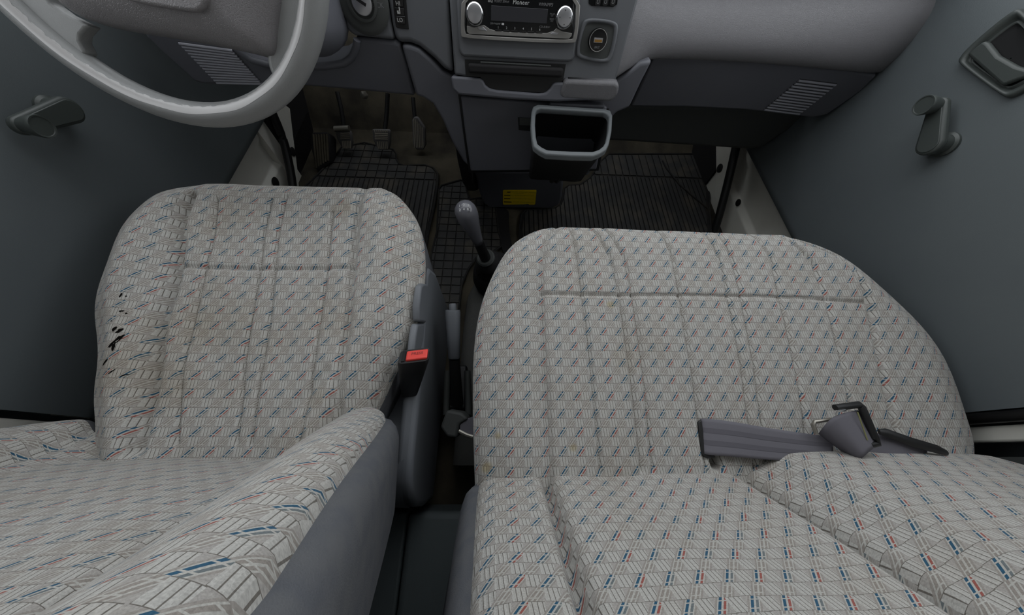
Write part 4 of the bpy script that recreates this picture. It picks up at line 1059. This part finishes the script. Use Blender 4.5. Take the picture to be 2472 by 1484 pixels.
box('tongue_slot', b_t + up * .0006 - sd * .0155, sd * .0025, ot * .0095, up * .001, 'soft', BK, bevel=0)
tube('stalk', [b_b + up * .01, b_b - up * .03, b_b - up * .06 + V((-.004, -.01, 0))], .0075, 'black', BK, n=12, flat=.45)
# ---- centre belt stub between the seats
sc_ = at(1098, 1026, Z=.235); ST = empty('belt_stub', sc_); tag(ST, 'dark buckle boot with short webbing tucked beside passenger bench', 'buckle')
PS_ = Plane(sc_, (.93, -.25, .1), (.25, .9, .25))
pb = [PS_.loc(*q) for q in ((1066, 1028), (1082, 988), (1118, 994), (1134, 1010), (1112, 1022), (1107, 1055), (1082, 1052))]
poly('buckle_boot', PS_, pb, -.018, .010, 'darkbox', ST, bevel=.005)
pb = [PS_.loc(*q) for q in ((1112, 1024), (1132, 1008), (1162, 1000), (1165, 1050), (1140, 1052), (1112, 1045))]
poly('webbing', PS_, pb, .001, .005, 'belt', ST, bevel=.001)
tube('steel_plate', [PS_.px(1108, 1040, .004), PS_.px(1128, 1050, .004), PS_.px(1142, 1054, .004)], .0035, 'steel', ST, n=8)

# ---- lap belt on the bench
LB = empty('lap_belt', FP.o + FP.a * .35); tag(LB, 'grey lap belt with adjuster lying on the passenger bench cushion', 'seat belt')
def band(name, top, bot, hs_, mat='belt', stripes=True, parent=None, th=.0014):
    """webbing from surveyed long edges; hs_ height above the cushion plane at each station"""
    n = len(top); T = [onp(*q, (FP.o + FP.c * h, FP.c)) for q, h in zip(top, hs_)]; B = [onp(*q, (FP.o + FP.c * h, FP.c)) for q, h in zip(bot, hs_)]
    def smooth(Pn, m=8):
        o = []
        for i in range(n - 1):
            p0, p1, p2, p3 = Pn[max(i - 1, 0)], Pn[i], Pn[i + 1], Pn[min(i + 2, n - 1)]
            for k in range(m):
                t = k / m; o.append(.5 * ((2 * p1) + (p2 - p0) * t + (2 * p0 - 5 * p1 + 4 * p2 - p3) * t * t + (3 * p1 - p0 - 3 * p2 + p3) * t ** 3))
        return o + [Pn[-1]]
    T, B = smooth(T), smooth(B)
    rows = [[t.lerp(b, k / 10) for k in range(11)] for t, b in zip(T, B)]
    bm = bmesh.new(); bm_loft(bm, rows)
    o = finish(name, bm, mat, parent or LB, angle=None)
    sdm = o.modifiers.new('thick', 'SOLIDIFY'); sdm.thickness = th; sdm.offset = 0
    if stripes:
        for k0, k1 in ((.26, .40), (.60, .74)):
            bm = bmesh.new(); bm_loft(bm, [[t.lerp(b, k0) + FP.c * .0010, t.lerp(b, k1) + FP.c * .0010] for t, b in zip(T, B)])
            finish('belt_stripe', bm, 'belt_edge', o, angle=None)
    return o
band('webbing', [(1686, 1016), (1700, 1010), (1770, 1018), (1850, 1032), (1930, 1044), (2010, 1054)], [(1690, 1082), (1702, 1096), (1770, 1102), (1850, 1109), (1930, 1114), (2010, 1118)], [.008, .022, .031, .033, .034, .034])
sl_ = prism('belt_slot_trim', [onp(*q, (FP.o + FP.c * .018, FP.c)) for q in ((1682, 1018), (1690, 1012), (1694, 1040), (1698, 1090), (1722, 1098), (1724, 1103), (1704, 1106), (1690, 1096))], FP.c * .004, 'black', LB, bevel=.0015)
band('webbing_loop', [(1976, 1046), (1988, 1030), (2010, 1008), (2040, 996), (2070, 990)], [(2066, 1114), (2074, 1112), (2086, 1100), (2104, 1084), (2116, 1074)], [.036, .052, .062, .064, .060], stripes=False)
band('webbing_end', [(2096, 1062), (2118, 1046), (2150, 1042), (2200, 1062), (2240, 1078)], [(2070, 1114), (2110, 1116), (2160, 1110), (2205, 1100), (2236, 1092)], [.036, .040, .044, .044, .042], stripes=False)
band('webbing_tail', [(2080, 1090), (2130, 1090), (2200, 1088), (2280, 1086)], [(2075, 1117), (2130, 1117), (2200, 1110), (2286, 1098)], [.030, .030, .032, .034], stripes=False)
def bpx(x, y, h): return onp(x, y, (FP.o + FP.c * h, FP.c))
ad = tube('adjuster_bar', [bpx(2016, 984, .062), bpx(2074, 976, .066), bpx(2080, 982, .066), bpx(2112, 1058, .062), bpx(2117, 1070, .060), bpx(2098, 1074, .060)], .0045, 'black', LB, n=12)
tube('adjuster_wire', [bpx(2070, 994, .069), bpx(2094, 1062, .065)], .0008, 'strap', ad, n=6)
tube('tongue_frame', [bpx(2006, 1012, .050), bpx(1966, 1018, .048), bpx(1963, 1024, .048), bpx(1970, 1046, .046)], .0026, 'steel', LB, n=8)
tube('tongue_loop', [bpx(2040, 990, .066), bpx(2020, 992, .066), bpx(2015, 1000, .064)], .0018, 'chrome', LB, n=8)
tube('slider_bar', [bpx(2122, 1042, .048), bpx(2140, 1044, .050), bpx(2200, 1066, .050), bpx(2262, 1084, .050), bpx(2284, 1092, .046)], [.004, .0062, .0066, .0062, .004], 'black', LB, n=10, flat=.6)
